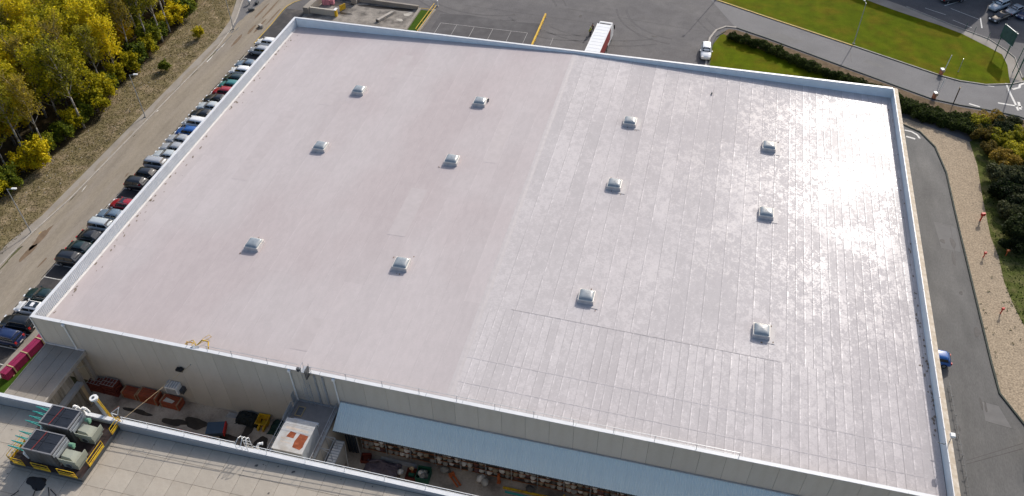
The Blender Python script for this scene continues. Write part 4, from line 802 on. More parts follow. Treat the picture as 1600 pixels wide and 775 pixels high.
# ------------------------------------------------------------------ vehicles
def car_meshes(kind):
    L_, W_, belt, roof, wsb, wst, rrt, rrb = dict(hatch=(4.1, 1.76, .95, 1.47, .98, .3, -1.45, -1.9), suv=(4.5, 1.86, 1.08, 1.68, 1.0, .35, -1.75, -2.1),
        sedan=(4.6, 1.82, .95, 1.43, .9, .1, -1.1, -1.75), mpv=(4.4, 1.8, 1.05, 1.65, 1.35, .6, -1.9, -2.08))[kind]
    h = L_/2; w = W_/2; st = []
    tail = belt-.02 if kind != 'sedan' else belt
    for x, ww, zt in ((-h, .78, tail-.35), (-h+.06, .9, tail-.12), (-h+.2, .96, tail-.02), (-h*.6, 1, belt), (-.3, 1, belt), (wsb-.1, 1, belt), (wsb+.25, .99, belt-.03), (h-.65, .96, belt-.12), (h-.25, .9, belt-.2), (h-.07, .8, belt-.32), (h, .66, belt-.45)):
        q = w*ww; zb = .28 if abs(x) < h-.05 else .38
        st.append([(x, -q*.9, zb), (x, -q, zb+.14), (x, -q, (zb+zt)/2+.06), (x, -q*.965, zt-.1), (x, -q*.87, zt-.015), (x, -q*.45, zt+.015), (x, q*.45, zt+.015), (x, q*.87, zt-.015), (x, q*.965, zt-.1), (x, q, (zb+zt)/2+.06), (x, q, zb+.14), (x, q*.9, zb)])
    body = MB().loft(st)
    wb_, wt_ = w*.9, w*.72
    def cabin(off, x0b, x0t, x1t, x1b, zb, zt):
        pass
    rz = roof
    ring = lambda x, ww, z0, z1, t: [(x, -ww, z0), (x, ww, z0)]
    g = MB()
    # cabin as stations along the car, smooth crown
    def sect(x, zt, k=1.):
        f = max(0.02, (zt-belt)/(roof-belt)); wt = wb_+(wt_-wb_)*f
        return [(x, -wb_, belt-.06), (x, -(wb_*.35+wt*.65), belt+(zt-belt)*.72), (x, -wt*.9, zt-.02*f), (x, -wt*.45, zt+.02*f), (x, wt*.45, zt+.02*f), (x, wt*.9, zt-.02*f), (x, wb_*.35+wt*.65, belt+(zt-belt)*.72), (x, wb_, belt-.06)]
    S = [(rrb, belt+.0), (rrb+(rrt-rrb)*.5, belt+(rz-belt)*.62), (rrt, rz-.05), (rrt+.25, rz), ((rrt+wst)/2, rz+.015), (wst-.2, rz), (wst, rz-.05), (wst+(wsb-wst)*.5, belt+(rz-belt)*.52), (wsb, belt)]
    g.loft([sect(*s) for s in S])
    e = .012
    def glassx(xa, za, xb, zb_, sgn):
        fa = (za-belt)/(roof-belt); fb = (zb_-belt)/(roof-belt); wa = (wb_+(wt_-wb_)*fa)*.86; wbb = (wb_+(wt_-wb_)*fb)*.86; d = Vector((zb_-za, 0, xa-xb)); d.normalize(); d *= .03
        if d.z < 0: d = -d
        return MB().add([(xa+d.x, -wa, za+d.z), (xa+d.x, wa, za+d.z), (xb+d.x, wbb, zb_+d.z), (xb+d.x, -wbb, zb_+d.z)], [(0,1,2,3) if sgn > 0 else (3,2,1,0)])
    ws = glassx(wsb-.08, belt+.05, wst+.02, rz-.06, 1); rw = glassx(rrb+.03, belt+.06, rrt-.02, rz-.07, -1)
    def side(s):
        q = MB(); xm = (wst+rrt)/2+.1
        for xa, xb in ((rrt+.02, xm-.05), (xm+.05, wst+.12)):
            ya = s*(wb_+.012); yb = s*(wb_*.3+wt_*.68+.02)
            xal = xa-(.18 if xa == rrt+.02 else 0); xbl = xb+(.42 if xb == wst+.12 else 0)
            vs = [(xal, ya, belt+.04), (xbl, ya, belt+.04), (xb, yb, rz-.13), (xa, yb, rz-.13)]
            q.add(vs, [(0,1,2,3) if s < 0 else (3,2,1,0)])
        return q
    out = dict(body=body.mesh('body', M['black'], True), cabin=g.mesh('cabin', M['black'], True), windscreen=ws.mesh('windscreen', M['glass']), rear_window=rw.mesh('rear_window', M['glass']),
               sl=side(-1).mesh('side_window', M['glass']), sr=side(1).mesh('side_window', M['glass']))
    hl = MB(); tl = MB()
    out['hl'] = [MB().box(h-.36, s*w*.62-.17, belt-.42, h-.02, s*w*.62+.17, belt-.24).mesh('headlight', M['light_clear']) for s in (-1, 1)]
    out['tl'] = [MB().box(-h-.0, s*w*.74-.12, belt-.32, -h+.2, s*w*.74+.14, belt-.06).mesh('tail_light', M['light_red']) for s in (-1, 1)]
    out['mir'] = [MB().box(wsb-.32, s*(w+.0)-(.0 if s > 0 else .17), belt+.02, wsb-.14, s*(w+.0)+(.17 if s > 0 else .0), belt+.16).mesh('mirror', M['black']) for s in (-1, 1)]
    out['plate'] = MB().box(-h-.02, -.26, .5, -h-.003, .26, .62).mesh('number_plate', M['plate'])
    out['dims'] = (L_, W_, belt, roof, wst, rrt)
    return out
def cyl(r, y0, y1, n, m, name): return MB().tube((0, y0, 0), (0, y1, 0), r, n).mesh(name, m)
tyre = cyl(.33, -.11, .11, 18, M['rubber'], 'tyre'); rimm = cyl(.2, -.118, .118, 12, M['rim'], 'rim')
CM = {k: car_meshes(k) for k in ('hatch', 'suv', 'sedan', 'mpv')}
def paintmat(n, c): 
    m = mat(n, c, .28, .03, .5, spec=.5); m.node_tree.nodes['Principled BSDF'].inputs['Coat Weight'].default_value = .7; m.node_tree.nodes['Principled BSDF'].inputs['Coat Roughness'].default_value = .06; return m
PC = {n: paintmat('paint_'+n, c) for n, c in dict(white=(.78, .79, .8), silver=(.36, .38, .41), grey=(.17, .18, .2), black=(.012, .014, .018), dgreen=(.01, .03, .032), teal=(.04, .2, .2), red=(.32, .008, .02), blue=(.01, .09, .33), dblue=(.01, .025, .09), steel=(.14, .2, .27), pale=(.45, .5, .53)).items()}
def car(kind, col, x, y, rz, label, group='cars parked in a row along the warehouse', sunroof=False, blackroof=False, rails=False):
    m = CM[kind]; L_, W_, belt, roof, wst, rrt = m['dims']
    t = thing('parked_car', label, 'car', (x, y, .02), rz, group)
    def slot(o, mt): o.material_slots[0].link = 'OBJECT'; o.material_slots[0].material = mt; return o
    slot(inst('body', m['body'], t), PC[col]); slot(inst('cabin', m['cabin'], t), PC[col])
    for k in ('windscreen', 'rear_window', 'sl', 'sr'): inst(m[k].name.split('.')[0], m[k], t)
    for k in ('hl', 'tl'):
        for q in m[k]: inst(q.name.split('.')[0], q, t)
    for q in m['mir']: slot(inst('mirror', q, t), PC[col])
    inst('number_plate', m['plate'], t)
    if sunroof or blackroof:
        x0, x1 = (wst-.85, wst-.15) if sunroof else (rrt+.15, wst-.12)
        MB().box(x0, -W_*.27, roof+.012, x1, W_*.27, roof+.03).build('sunroof', M['glass'], t)
    if rails:
        for s in (-1, 1): MB().tube((rrt+.2, s*W_*.33, roof+.04), (wst-.1, s*W_*.33, roof+.04), .022, 5).build('roof_rail', M['galv'], t)
    for sx_ in (-1, 1):
        for sy_ in (-1, 1):
            wl_ = fin(bpy.data.objects.new('wheel', None), t, (sx_*L_*.31, sy_*(W_/2-.1), .33)); inst('tyre', tyre, wl_); inst('rim', rimm, wl_)
    return t
LV, RV = pi, 0.0   # bonnet toward the road / toward the wall
rowcars = [
 ('hatch', 'white', 74.3, LV, 'white hatchback at the far end of the parked row', {}), ('hatch', 'silver', 71.4, LV, 'silver hatchback, second from the far end of the row', {}),
 ('sedan', 'steel', 66.6, LV, 'pale blue-grey saloon after the empty far bay', {}), ('hatch', 'white', 64.4, LV, 'white hatchback between a blue-grey saloon and a dark car', {}),
 ('hatch', 'dgreen', 61.9, LV, 'dark green hatchback between the white and the teal car', {}), ('hatch', 'teal', 59.9, LV, 'teal hatchback, the only teal car in the row', {}),
 ('hatch', 'red', 57.8, LV, 'bright red hatchback near the far end, beside the teal car', {}), ('sedan', 'black', 55.5, LV, 'black saloon beside the bright red hatchback', {}),
 ('sedan', 'pale', 53.3, LV, 'white-silver saloon between two black cars', {}), ('sedan', 'black', 51.0, LV, 'black saloon between two white cars', {}),
 ('mpv', 'white', 48.6, LV, 'tall white people carrier beside the bright blue car', {}), ('hatch', 'blue', 46.2, LV, 'bright blue hatchback in the middle of the row', {}),
 ('sedan', 'silver', 44.0, LV, 'silver saloon directly beside the bright blue hatchback', {}), ('sedan', 'silver', 41.9, LV, 'middle of the three silver saloons in a run', {}),
 ('sedan', 'pale', 39.9, LV, 'pale silver saloon next to the reversed silver people carrier', {}), ('mpv', 'silver', 37.7, RV, 'silver people carrier facing the wall, beside two black cars', {}),
 ('hatch', 'black', 35.2, RV, 'black hatchback beside the reversed silver people carrier', {}), ('suv', 'black', 32.8, RV, 'black off-roader next to the single empty bay', {}),
 ('hatch', 'red', 28.2, LV, 'dark red hatchback with roof window and rails beside the empty bay', dict(sunroof=True, rails=True)), ('sedan', 'steel', 25.8, LV, 'grey-blue saloon between the dark red car and a silver estate', {}),
 ('mpv', 'pale', 23.5, RV, 'silver estate facing the wall between grey-blue and black cars', {}), ('sedan', 'black', 21.2, RV, 'first black saloon after the silver estate', {}),
 ('sedan', 'dgreen', 18.9, RV, 'blackish-green saloon, middle of three dark cars', {}), ('suv', 'black', 16.7, RV, 'black off-roader beside the two empty bays', {}),
 ('sedan', 'dgreen', 10.1, LV, 'dark green saloon standing beyond the white car with black roof', {}), ('hatch', 'white', 7.8, LV, 'white hatchback with black glass roof near the building corner', dict(blackroof=True)),
 ('suv', 'black', 5.3, LV, 'large black off-roader with silver window trim by the building corner', {}), ('suv', 'dblue', 3.0, LV, 'dark blue off-roader cut by the left picture edge', {})]
random.seed(3)
for kd, col, y, rz, lab, kw in rowcars: car(kd, col, -10.35+U(-.15, .15), y, rz+U(-.03, .03), lab, **kw)
car('suv', 'white', 67.1, 88.9, -pi/2+.05, 'white car parked at the kerb of the grass island', group='single cars in the yard')
car('hatch', 'blue', 98.05, 25.7, pi, 'blue hatchback half hidden behind the right parapet', group='single cars in the yard')
for kd, col, x, y, rz, lab in [('suv', 'pale', 119.9, 118.2, -2.35, 'pale off-roader at the left of the upper right car park'), ('sedan', 'silver', 122.4, 117.0, -2.35, 'silver saloon in the middle of the upper right car park'),
      ('sedan', 'black', 119.3, 113.6, -2.35, 'black saloon with glinting roof in the upper right car park'), ('sedan', 'dblue', 124.3, 115.9, -2.35, 'dark blue saloon cut by the right picture edge'), ('sedan', 'black', 111.7, 119.3, .45, 'black car cut by the top picture edge')]:
    car(kd, col, x, y, rz, lab, group='cars in the upper right car park')
# lorry
tk = thing('lorry', 'white and dark red curtain-sided lorry backed up to the far side of the warehouse', 'lorry', (48.35, 79.0, .01), rad(-3.2))
MB().box(-1.2, -6.0, 1.2, 1.2, 9.3, 3.92).build('curtain_side', mat('curtain_red', (.23, .035, .035), .55, .06, 1), tk)
MB().box(-1.22, -6.02, 3.92, 1.22, 9.32, 4.0).build('roof', mat('lorry_roof', (.66, .68, .7), .4, .05, 1), tk)
for s in (-1, 1): MB().box(s*1.22-.06, -6.03, 3.86, s*1.22+.06, 9.34, 4.06).build('roof_rail', M['coping'], tk)
for k in range(14): MB().box(-1.14, -5.5+k*1.06, 4.0, 1.14, -5.45+k*1.06, 4.02).build('roof_bow', M['coping'], tk)
MB().box(-1.15, -6, .95, 1.15, 9.3, 1.18).build('chassis', M['steel_dark'], tk)
MB().box(-1.24, 9.1, 1.2, 1.24, 9.36, 3.9).build('front_panel', M['coping'], tk)
cbm = MB().loft([[(-1.2, y, .6), (1.2, y, .6), (1.22, y, zt*.7), (1.12, y, zt), (-1.12, y, zt), (-1.22, y, zt*.7)] for y, zt in ((9.75, 3.65), (10.6, 3.75), (11.3, 3.45), (11.75, 2.9), (11.95, 2.0))]); cbm.build('cab', M['coping'], tk)
MB().box(-1.05, 9.4, 1.2, 1.05, 9.72, 3.4).build('cab_gap', M['black'], tk)
MB().add([(-1.08, 11.78, 2.05), (1.08, 11.78, 2.05), (1.02, 11.38, 3.42), (-1.02, 11.38, 3.42)], [(0,1,2,3)]).build('windscreen', M['glass'], tk)
MB().add([(-1.05, 9.8, 3.69), (1.05, 9.8, 3.69), (1.0, 10.25, 3.74), (-1.0, 10.25, 3.74)], [(0,1,2,3)]).build('roof_window', M['glass'], tk)
for s in (-1, 1): MB().box(s*1.45-.1, 11.35, 2.2, s*1.45+.1, 11.5, 3.0).box(min(s*1.2, s*1.4), 11.4, 2.8, max(s*1.2, s*1.4), 11.44, 2.86).build('mirror', M['black'], tk)
for s in (-1, 1):
    for y in (11.0, 7.2, 6.0, -2.5, -3.8): w_ = fin(bpy.data.objects.new('wheel', None), tk, (s*1.02, y, .5)); MB().tube((-.15, 0, 0), (.15, 0, 0), .5, 16).build('tyre', M['rubber'], w_); MB().tube((-.16, 0, 0), (.16, 0, 0), .27, 12).build('rim', M['rim'], w_)
MB().box(1.1, 7.6, .5, 1.24, 9.6, 1.0).build('fuel_tank', M['galv'], tk); MB().box(1.19, 4.0, .6, 1.23, 4.3, .9).build('side_marker', M['tan'], tk)

# people
def person(x, y, rz, top, legs, hairc, label, vest=False):
    t = thing('person', label, 'person', (x, y, .01), rz)
    skin = mat('skin', (.45, .28, .2), .6, .05)
    V = [((0, 0, .95), .15), ((0, 0, 1.15), .14), ((0, 0, 1.38), .17), ((0, .01, 1.52), .06), ((0, .02, 1.66), .1), ((0, .02, 1.74), .09),
         ((.11, 0, .88), .1), ((.13, .08, .48), .07), ((.14, -.02, .08), .05), ((.14, .14, .04), .04), ((-.11, 0, .88), .1), ((-.13, -.06, .48), .07), ((-.14, -.14, .08), .05), ((-.14, .02, .04), .04),
         ((.2, 0, 1.42), .06), ((.27, .02, 1.15), .045), ((.22, .24, 1.05), .035), ((.2, .31, 1.04), .03), ((-.2, 0, 1.42), .06), ((-.28, .0, 1.15), .045), ((-.24, .2, 1.0), .035), ((-.22, .27, .98), .03)]
    E_ = [(0,1),(1,2),(2,3),(3,4),(4,5),(0,6),(6,7),(7,8),(8,9),(0,10),(10,11),(11,12),(12,13),(2,14),(14,15),(15,16),(16,17),(2,18),(18,19),(19,20),(20,21)]
    def sk_(name, idx, grow, m_, parent=t):
        mp = {i: k for k, i in enumerate(idx)}; me = bpy.data.meshes.new(name); me.from_pydata([V[i][0] for i in idx], [(mp[a], mp[b]) for a, b in E_ if a in mp and b in mp], [])
        me.materials.append(m_); o = bpy.data.objects.new(name, me); fin(o, parent); md = o.modifiers.new('skin', 'SKIN'); me.skin_vertices or None
        ly = me.skin_vertices[0].data if me.skin_vertices else None
        if ly is None:
            bm = bmesh.new(); bm.from_mesh(me); bm.verts.layers.skin.verify(); bm.to_mesh(me); bm.free(); ly = me.skin_vertices[0].data
        for k, i in enumerate(idx): r = V[i][1]+grow; ly[k].radius = (r, r*(.75 if i in (0, 1, 2) else 1)); ly[k].use_root = (k == 0)
        o.modifiers.new('sub', 'SUBSURF').levels = 1; o.modifiers[-1].render_levels = 1; return o
    sk_('body', list(range(22)), 0, skin); sk_('jacket', [1, 2, 14, 15, 16, 18, 19, 20], .022, top); sk_('trousers', [0, 6, 7, 8, 10, 11, 12], .02, legs)
    MB().loft([[(r*cos(a), .01+r*sin(a), z) for a in [2*pi*i/10 for i in range(10)]] for z, r in ((1.70, .105), (1.77, .11), (1.83, .085), (1.86, .03))]).build('hair', hairc, t, smooth=True)
    for s in (-1, 1): MB().box(s*.14-.05, -.08 if s > 0 else -.2, 0, s*.14+.05, .2 if s > 0 else .08, .09).build('shoe', M['black'], t, bevel=.03)
    return t
person(46.05, 90.7, .9, mat('hivis', (.5, .6, .03), .7, .05), M['black'], mat('helmet', (.6, .62, .1), .5, 0), 'person in a yellow high-visibility vest and dark trousers beside the lorry')
person(46.25, 92.1, 2.4, M['black'], M['black'], mat('hair_dark', (.02, .015, .012), .8, 0), 'person in black clothes standing between the lorry and the high-visibility worker')

# ------------------------------------------------------------------ street furniture
def lamp(x, y, h, rz, label, arm=.9, m=M['galv']):
    t = thing('street_lamp', label, 'street lamp', (x, y, 0), rz, 'street lamps')
    MB().tube((0, 0, 0), (0, 0, h), .09, 8, .05).build('pole', m, t); MB().box(-.2, -.2, 0, .2, .2, .12).build('base', M['concrete'], t)
    MB().tube((0, 0, h-.05), (arm, 0, h+.12), .035, 6).build('arm', m, t); MB().box(arm-.25, -.16, h+.04, arm+.45, .16, h+.2).build('lamp_head', M['white_metal'], t, bevel=.05); MB().box(arm-.15, -.12, h+.02, arm+.35, .12, h+.038).build('lens', M['light_clear'], t); return t
lamp(-20.0, 20.5, 7.9, .2, 'grey street lamp on the pavement at the left picture edge'); lamp(-19.9, 49.1, 7.9, .2, 'grey street lamp at the edge of the yellow wood'); lamp(-19.4, 78.4, 7.2, .2, 'grey street lamp near the top left road fork')
lamp(92.7, 98.6, 7.9, 1.9, 'slim street lamp standing at the edge of the big lawn'); lamp(67.5, 109.7, 9.6, -2.0, 'tall street lamp whose long shadow crosses the asphalt at the top')
def pole(x, y, h, r, m, label, cat='pole', name='pole', group=None, cap=None):
    t = thing(name, label, cat, (x, y, .01), 0, group); MB().tube((0, 0, 0), (0, 0, h), r, 7).build('shaft', m, t); MB().box(-r*1.8, -r*1.8, 0, r*1.8, r*1.8, .06).build('foot', M['concrete'], t)
    MB().tube((0, 0, h), (0, 0, h+.12), r*1.3, 7).build('cap', cap or m, t); return t
pole(108.3, 120.4, 8.0, .12, M['green_paint'], 'green pole on the lot side of the path at the top edge')
pole(117.3, 89.4, 6.0, .1, M['green_paint'], 'tall dark green pole at the right edge beside the lawn tip'); pole(118.6, 94.9, 4.6, .06, M['green_paint'], 'slim green pole on the footpath behind the lawn tip')
pole(107.6, 82.7, 2.9, .09, mat('post_brown', (.09, .06, .04), .8, .2, 2), 'brown wooden post with pale top at the road edge', cap=M['tan']); pole(109.6, 92.9, 2.4, .05, M['galv'], 'short grey post standing in the lawn')
for i, (x, y) in enumerate([(112.6, 107.9), (113.9, 106.7), (116.0, 105.0), (117.5, 103.5), (118.8, 101.6)]): pole(x, y, 1.5, .035, M['green_paint'], 'thin dark fence post along the footpath kerb', 'post', 'fence_post', 'thin posts along the footpath kerb')
for n_, (x, y, lab) in enumerate([(104.6, 83.4, 'barrier cabinet with raised white arm on the mulch side of the road'), (106.55, 91.2, 'barrier cabinet with raised white arm on the lawn side of the road')]):
    t = thing('road_barrier', lab, 'barrier', (x, y, .01), .35); MB().box(-.22, -.3, 0, .22, .3, 1.15).build('cabinet', mat('barrier_orange', (.55, .2, .1), .5, .25, 3), t, bevel=.03); MB().box(-.24, -.32, 1.0, .24, .32, 1.18).build('cabinet_cap', M['white_metal'], t)
    MB().tube((.1, -.38, .9), (.35, -.38, 4.0), .06, 6).build('arm', M['white_metal'], t); MB().box(-.1, -.42, .7, .3, -.32, 1.1).build('pivot', M['tan'], t)
sg = thing('sign_frame', 'large dark green sign panel on two tall posts by the footpath', 'sign', (117.4, 100.3, 0), rad(-65))
for x in (-1.4, 1.4): MB().tube((x, 0, 0), (x, 0, 5.3), .07, 8).build('post', M['green_paint'], sg)
MB().box(-1.75, -.04, 2.7, 1.8, .04, 5.1).build('panel', mat('sign_green', (.07, .12, .125), .25, .25, 1), sg); MB().box(-1.4, -.06, 5.1, 1.85, .06, 5.16).box(.3, -.06, 2.64, 1.8, .06, 2.7).build('edge', M['white_metal'], sg)
for x, y, h, m_, lab in [(107.4, 53.1, 1.1, 'red_paint', 'red hydrant marker with square head on the gravel, farthest of the three'), (106.7, 45.5, .8, 'red_paint', 'short red marker post on the gravel, middle one'), (107.2, 35.4, .9, 'red_paint', 'red marker post on the gravel, nearest of the three'), (109.6, 46.5, .9, 'orange', 'orange marker post at the edge of the dark shrubs')]:
    t = thing('marker_post', lab, 'marker post', (x, y, .01), .3); big = 1 if 'square' in lab else .6
    MB().tube((0, 0, 0), (0, 0, h), .08*big+.02, 8).build('shaft', M[m_], t); MB().box(-.26*big, -.12*big-.03, h-.1, .26*big, .12*big+.03, h+.32*big).build('head', M[m_], t)
# low wire railing along the right wall
cr_ = thing('wire_railing', 'low dark wire railing running along the right wall beside the road', 'railing', (99.95, 5, .02))
MB().tube((0, 0, .35), (-.3, 17.5, .35), .03, 4).build('wire', M['steel_dark'], cr_)
for k in range(14): MB().box(-.3-.01*k, k*1.3, .32, .02-.01*k, k*1.3+.05, .38).build('bracket', M['steel_dark'], cr_)
for k in range(7): MB().box(-.02-.02*k, k*2.6, 0, .02-.02*k, k*2.6+.04, .34).build('post', M['steel_dark'], cr_)
dc = thing('dark_cuboid', 'dark slate container cut by the right picture edge', 'cuboid', (108.1, 15.6, .01), rad(-12)); MB().box(-1.2, -1.8, .2, 1.2, 1.4, 1.9).build('body', mat('slate_dark', (.04, .045, .06), .5, .1, 1), dc, bevel=.03); MB().box(-1.25, -1.85, 1.9, 1.25, 1.45, 1.98).build('lid', mat('slate_dark', (.04, .045, .06)), dc)  # plain dark box with a slightly wider top
gt = thing('slatted_gate', 'dark red slatted gate at the right picture edge by the road', 'gate', (119.3, 80.2, .01), rad(-25))
for k in range(9): MB().box(.1+k*.42, -.03, .15, .28+k*.42, .03, 1.7).build('slat', M['dark_red'], gt)
MB().box(0, -.05, 1.7, 4, .05, 1.82).box(0, -.05, .05, 4, .05, .15).box(0, -.05, .15, .08, .05, 1.7).build('frame', M['white_metal'], gt)
# yard at the top left behind the warehouse
def lowwall(pts, h, th, label, m=M['concrete']):
    return MB().strip(pts, 0, th, 0, h).build('low_wall', m, label=label, cat='wall')
sheet('yard_floor', M['yard_floor'], [(-8.8, 87.9), (-7.6, 93.0), (-6, 93.5), (12.0, 93.2), (12.0, 84), (-8.8, 84)], .012)
lowwall([(-9.0, 86.9), (-8.2, 94.6)], 1.3, -1.1, 'thick pale concrete wall on the left side of the walled yard')
lowwall([(-8.9, 87.4), (-2.7, 87.2)], 1.2, .35, 'grey block wall along the near side of the walled yard', M['wall_concrete'])
lowwall([(-6.2, 93.9), (12.1, 93.1)], .8, .45, 'long pale concrete wall along the back of the walled yard')
lowwall([(12.1, 93.3), (12.05, 85)], .35, .5, 'low concrete kerb wall left of the small grass strip')
lowwall([(15.5, 93.6), (15.1, 85)], .35, -.55, 'low concrete kerb wall right of the small grass strip')
sheet('grass_strip', M['lawn_green'], [(12.6, 93.3), (14.9, 93.3), (14.7, 84), (12.5, 84)], .03)
paint('yellow_yard_line', M['yellow_line'], [([(12.2, 93.9), (15.4, 93.9)], .12)], .03)
yr = thing('yellow_tube_rail', 'yellow double tube rail along the small grass strip', 'railing', (0, 0, 0))
for dx, z in ((0, .95), (.35, .55)): MB().tube((14.9+dx, 94.6, z), (14.5+dx, 84.5, z), .06, 6).build('tube', M['yellow'], yr)
for k in range(4): MB().tube((14.9-.12*k, 94-3*k, 0), (14.9-.12*k, 94-3*k, .95), .05, 6).build('post', M['yellow'], yr)
pole(15.3, 95.4, 1.1, .12, M['white_metal'], 'stubby white-topped post at the corner of the grass strip')
yb = thing('yellow_barrier', 'long yellow barrier bar standing on the asphalt left of the lorry', 'barrier', (0, 0, 0)); MB().box(36.45, 84, .45, 36.75, 95.9, .75).build('bar', M['yellow'], yb)
for k in range(6): MB().box(36.5, 84.5+k*2.2, 0, 36.7, 84.7+k*2.2, .45).build('post', M['yellow'], yb)
pk = thing('pink_pallets', 'stack of pink-wrapped goods against the yard wall', 'stack', (-6.3, 91.4, .02), .2)
for i in range(2):
    for j in range(2): MB().box(-.6+j*.75, -.5, i*.75, .1+j*.75, .5, i*.75+.7).build('bale', M['pink'], pk)
MB().box(.95, -.3, 0, 1.6, .6, 1.0).build('bale', M['pink'], pk)
yp = thing('yellow_gate_post', 'yellow and white gate post where the block wall ends', 'post', (-2.4, 87.3, 0)); MB().box(-.2, -.3, 0, .2, .3, 1.4).build('shaft', M['yellow'], yp); MB().box(-.25, -.5, 1.4, .25, .5, 1.5).build('top', M['white_metal'], yp)
yq = thing('yellow_gate_leaf', 'small yellow gate leaf standing open in the walled yard', 'gate', (-2.1, 89.8, 0), 1.1); MB().box(-.7, -.05, .1, .7, .05, 1.2).build('leaf', M['yellow'], yq); MB().tube((-.7, 0, 0), (-.7, 0, 1.4), .06).build('hinge_post', M['yellow'], yq)
bl = thing('concrete_beam', 'short pale concrete beam lying in the walled yard', 'beam', (6.9, 88.9, .02), -.42); MB().box(-.3, -2.1, 0, .3, 2.1, .45).build('beam', M['concrete_kerb'], bl); MB().box(-.32, -2.2, 0, .32, -2.1, .5).build('end', M['stain'], bl)
bb = thing('grey_cabinet', 'small grey block at the left end of the back yard wall', 'cabinet', (-1.0, 93.0, .02)); MB().box(-.55, -.4, 0, .55, .4, 1.15).build('casing', M['concrete'], bb, bevel=.03); MB().box(-.6, -.45, 1.15, .6, .45, 1.22).build('lid', M['concrete_kerb'], bb)
wk = MB()
for p in [(10.6, 90.9, .8, .5), (9.9, 88.6, .7, .4), (11, 91.7, .5, .25)]: wk.poly(blob(*p), .022)
wk.build('cement_spill', mat('cement', (.42, .39, .34), .9, .15, 2), kind='structure')
wk = MB()
for p in [(-4.2, 91.9, 3.2, .9), (4, 92.4, 3.5, .6), (-2, 88.6, 2, .5), (9, 92.6, 2.4, .5)]: wk.poly(blob(*p), .020)
wk.build('damp_patch', M['wet'], kind='structure')
bh = thing('ball_bollard', 'small white round-topped bollard on the road fork at the top left', 'bollard', (-20.9, 87.9, .02)); MB().tube((0, 0, 0), (0, 0, .5), .15, 8).build('stem', M['galv'], bh); MB().loft([[(r*cos(a), r*sin(a), z) for a in [2*pi*i/10 for i in range(10)]] for z, r in ((.5, .2), (.6, .32), (.75, .36), (.9, .3), (1.0, .1))]).build('ball', M['white_metal'], bh, smooth=True)
for i, (x, y) in enumerate([(-19.6, 88.5), (-19.4, 85.6), (-14.7, 80.2)]):
    t = thing('road_block', ['dark grey block on the kerb, farthest of three', 'dark grey block leaning at the kerb fork', 'pale bluish block lying on the dusty road'][i], 'block', (x, y, .02), U(0, 3)); mm = M['concrete_kerb'] if i == 2 else M['steel_dark']
    MB().box(-.3, -.5, 0, .3, .5, .5).build('block', mm, t, bevel=.06); MB().box(-.1, -.7, .1, .1, -.5, .3).build('lug', mm, t)

# off-frame office blocks to the north-east: their shade lies on the car park
def block(poly, h, label):
    t = thing('office_block', label, 'building'); MB().prism(poly, 0, h).build('wall', M['wall_concrete'], t); MB().prism([(x*.999+.1, y*.999+.1) for x, y in poly], h, h+.3).build('roof', M['asphalt'], t)
    n = len(poly)
    for i in range(n):
        a = Vector(poly[i]); b_ = Vector(poly[(i+1) % n]); d = (b_-a); L_ = d.length; d.normalize(); nn = Vector((d.y, -d.x))
        for k in range(int(L_//3.2)):
            for z in (1.2, 4.4, 7.6):
                p = a+d*(1.0+k*3.2)+nn*.03; q = p+d*1.6; MB().add([(p.x, p.y, z), (q.x, q.y, z), (q.x, q.y, z+1.5), (p.x, p.y, z+1.5)], [(0,1,2,3)]).build('window', M['glass'], t)
block([(90, 141), (99.5, 132.6), (116.6, 123.2), (122.6, 133.2), (104, 150)], 12, 'concrete office block beyond the top right car park')
block([(122.2, 124.2), (134, 122.8), (138, 140), (124.5, 140), (122.9, 132)], 12, 'second concrete office block at the far right beyond the car park')

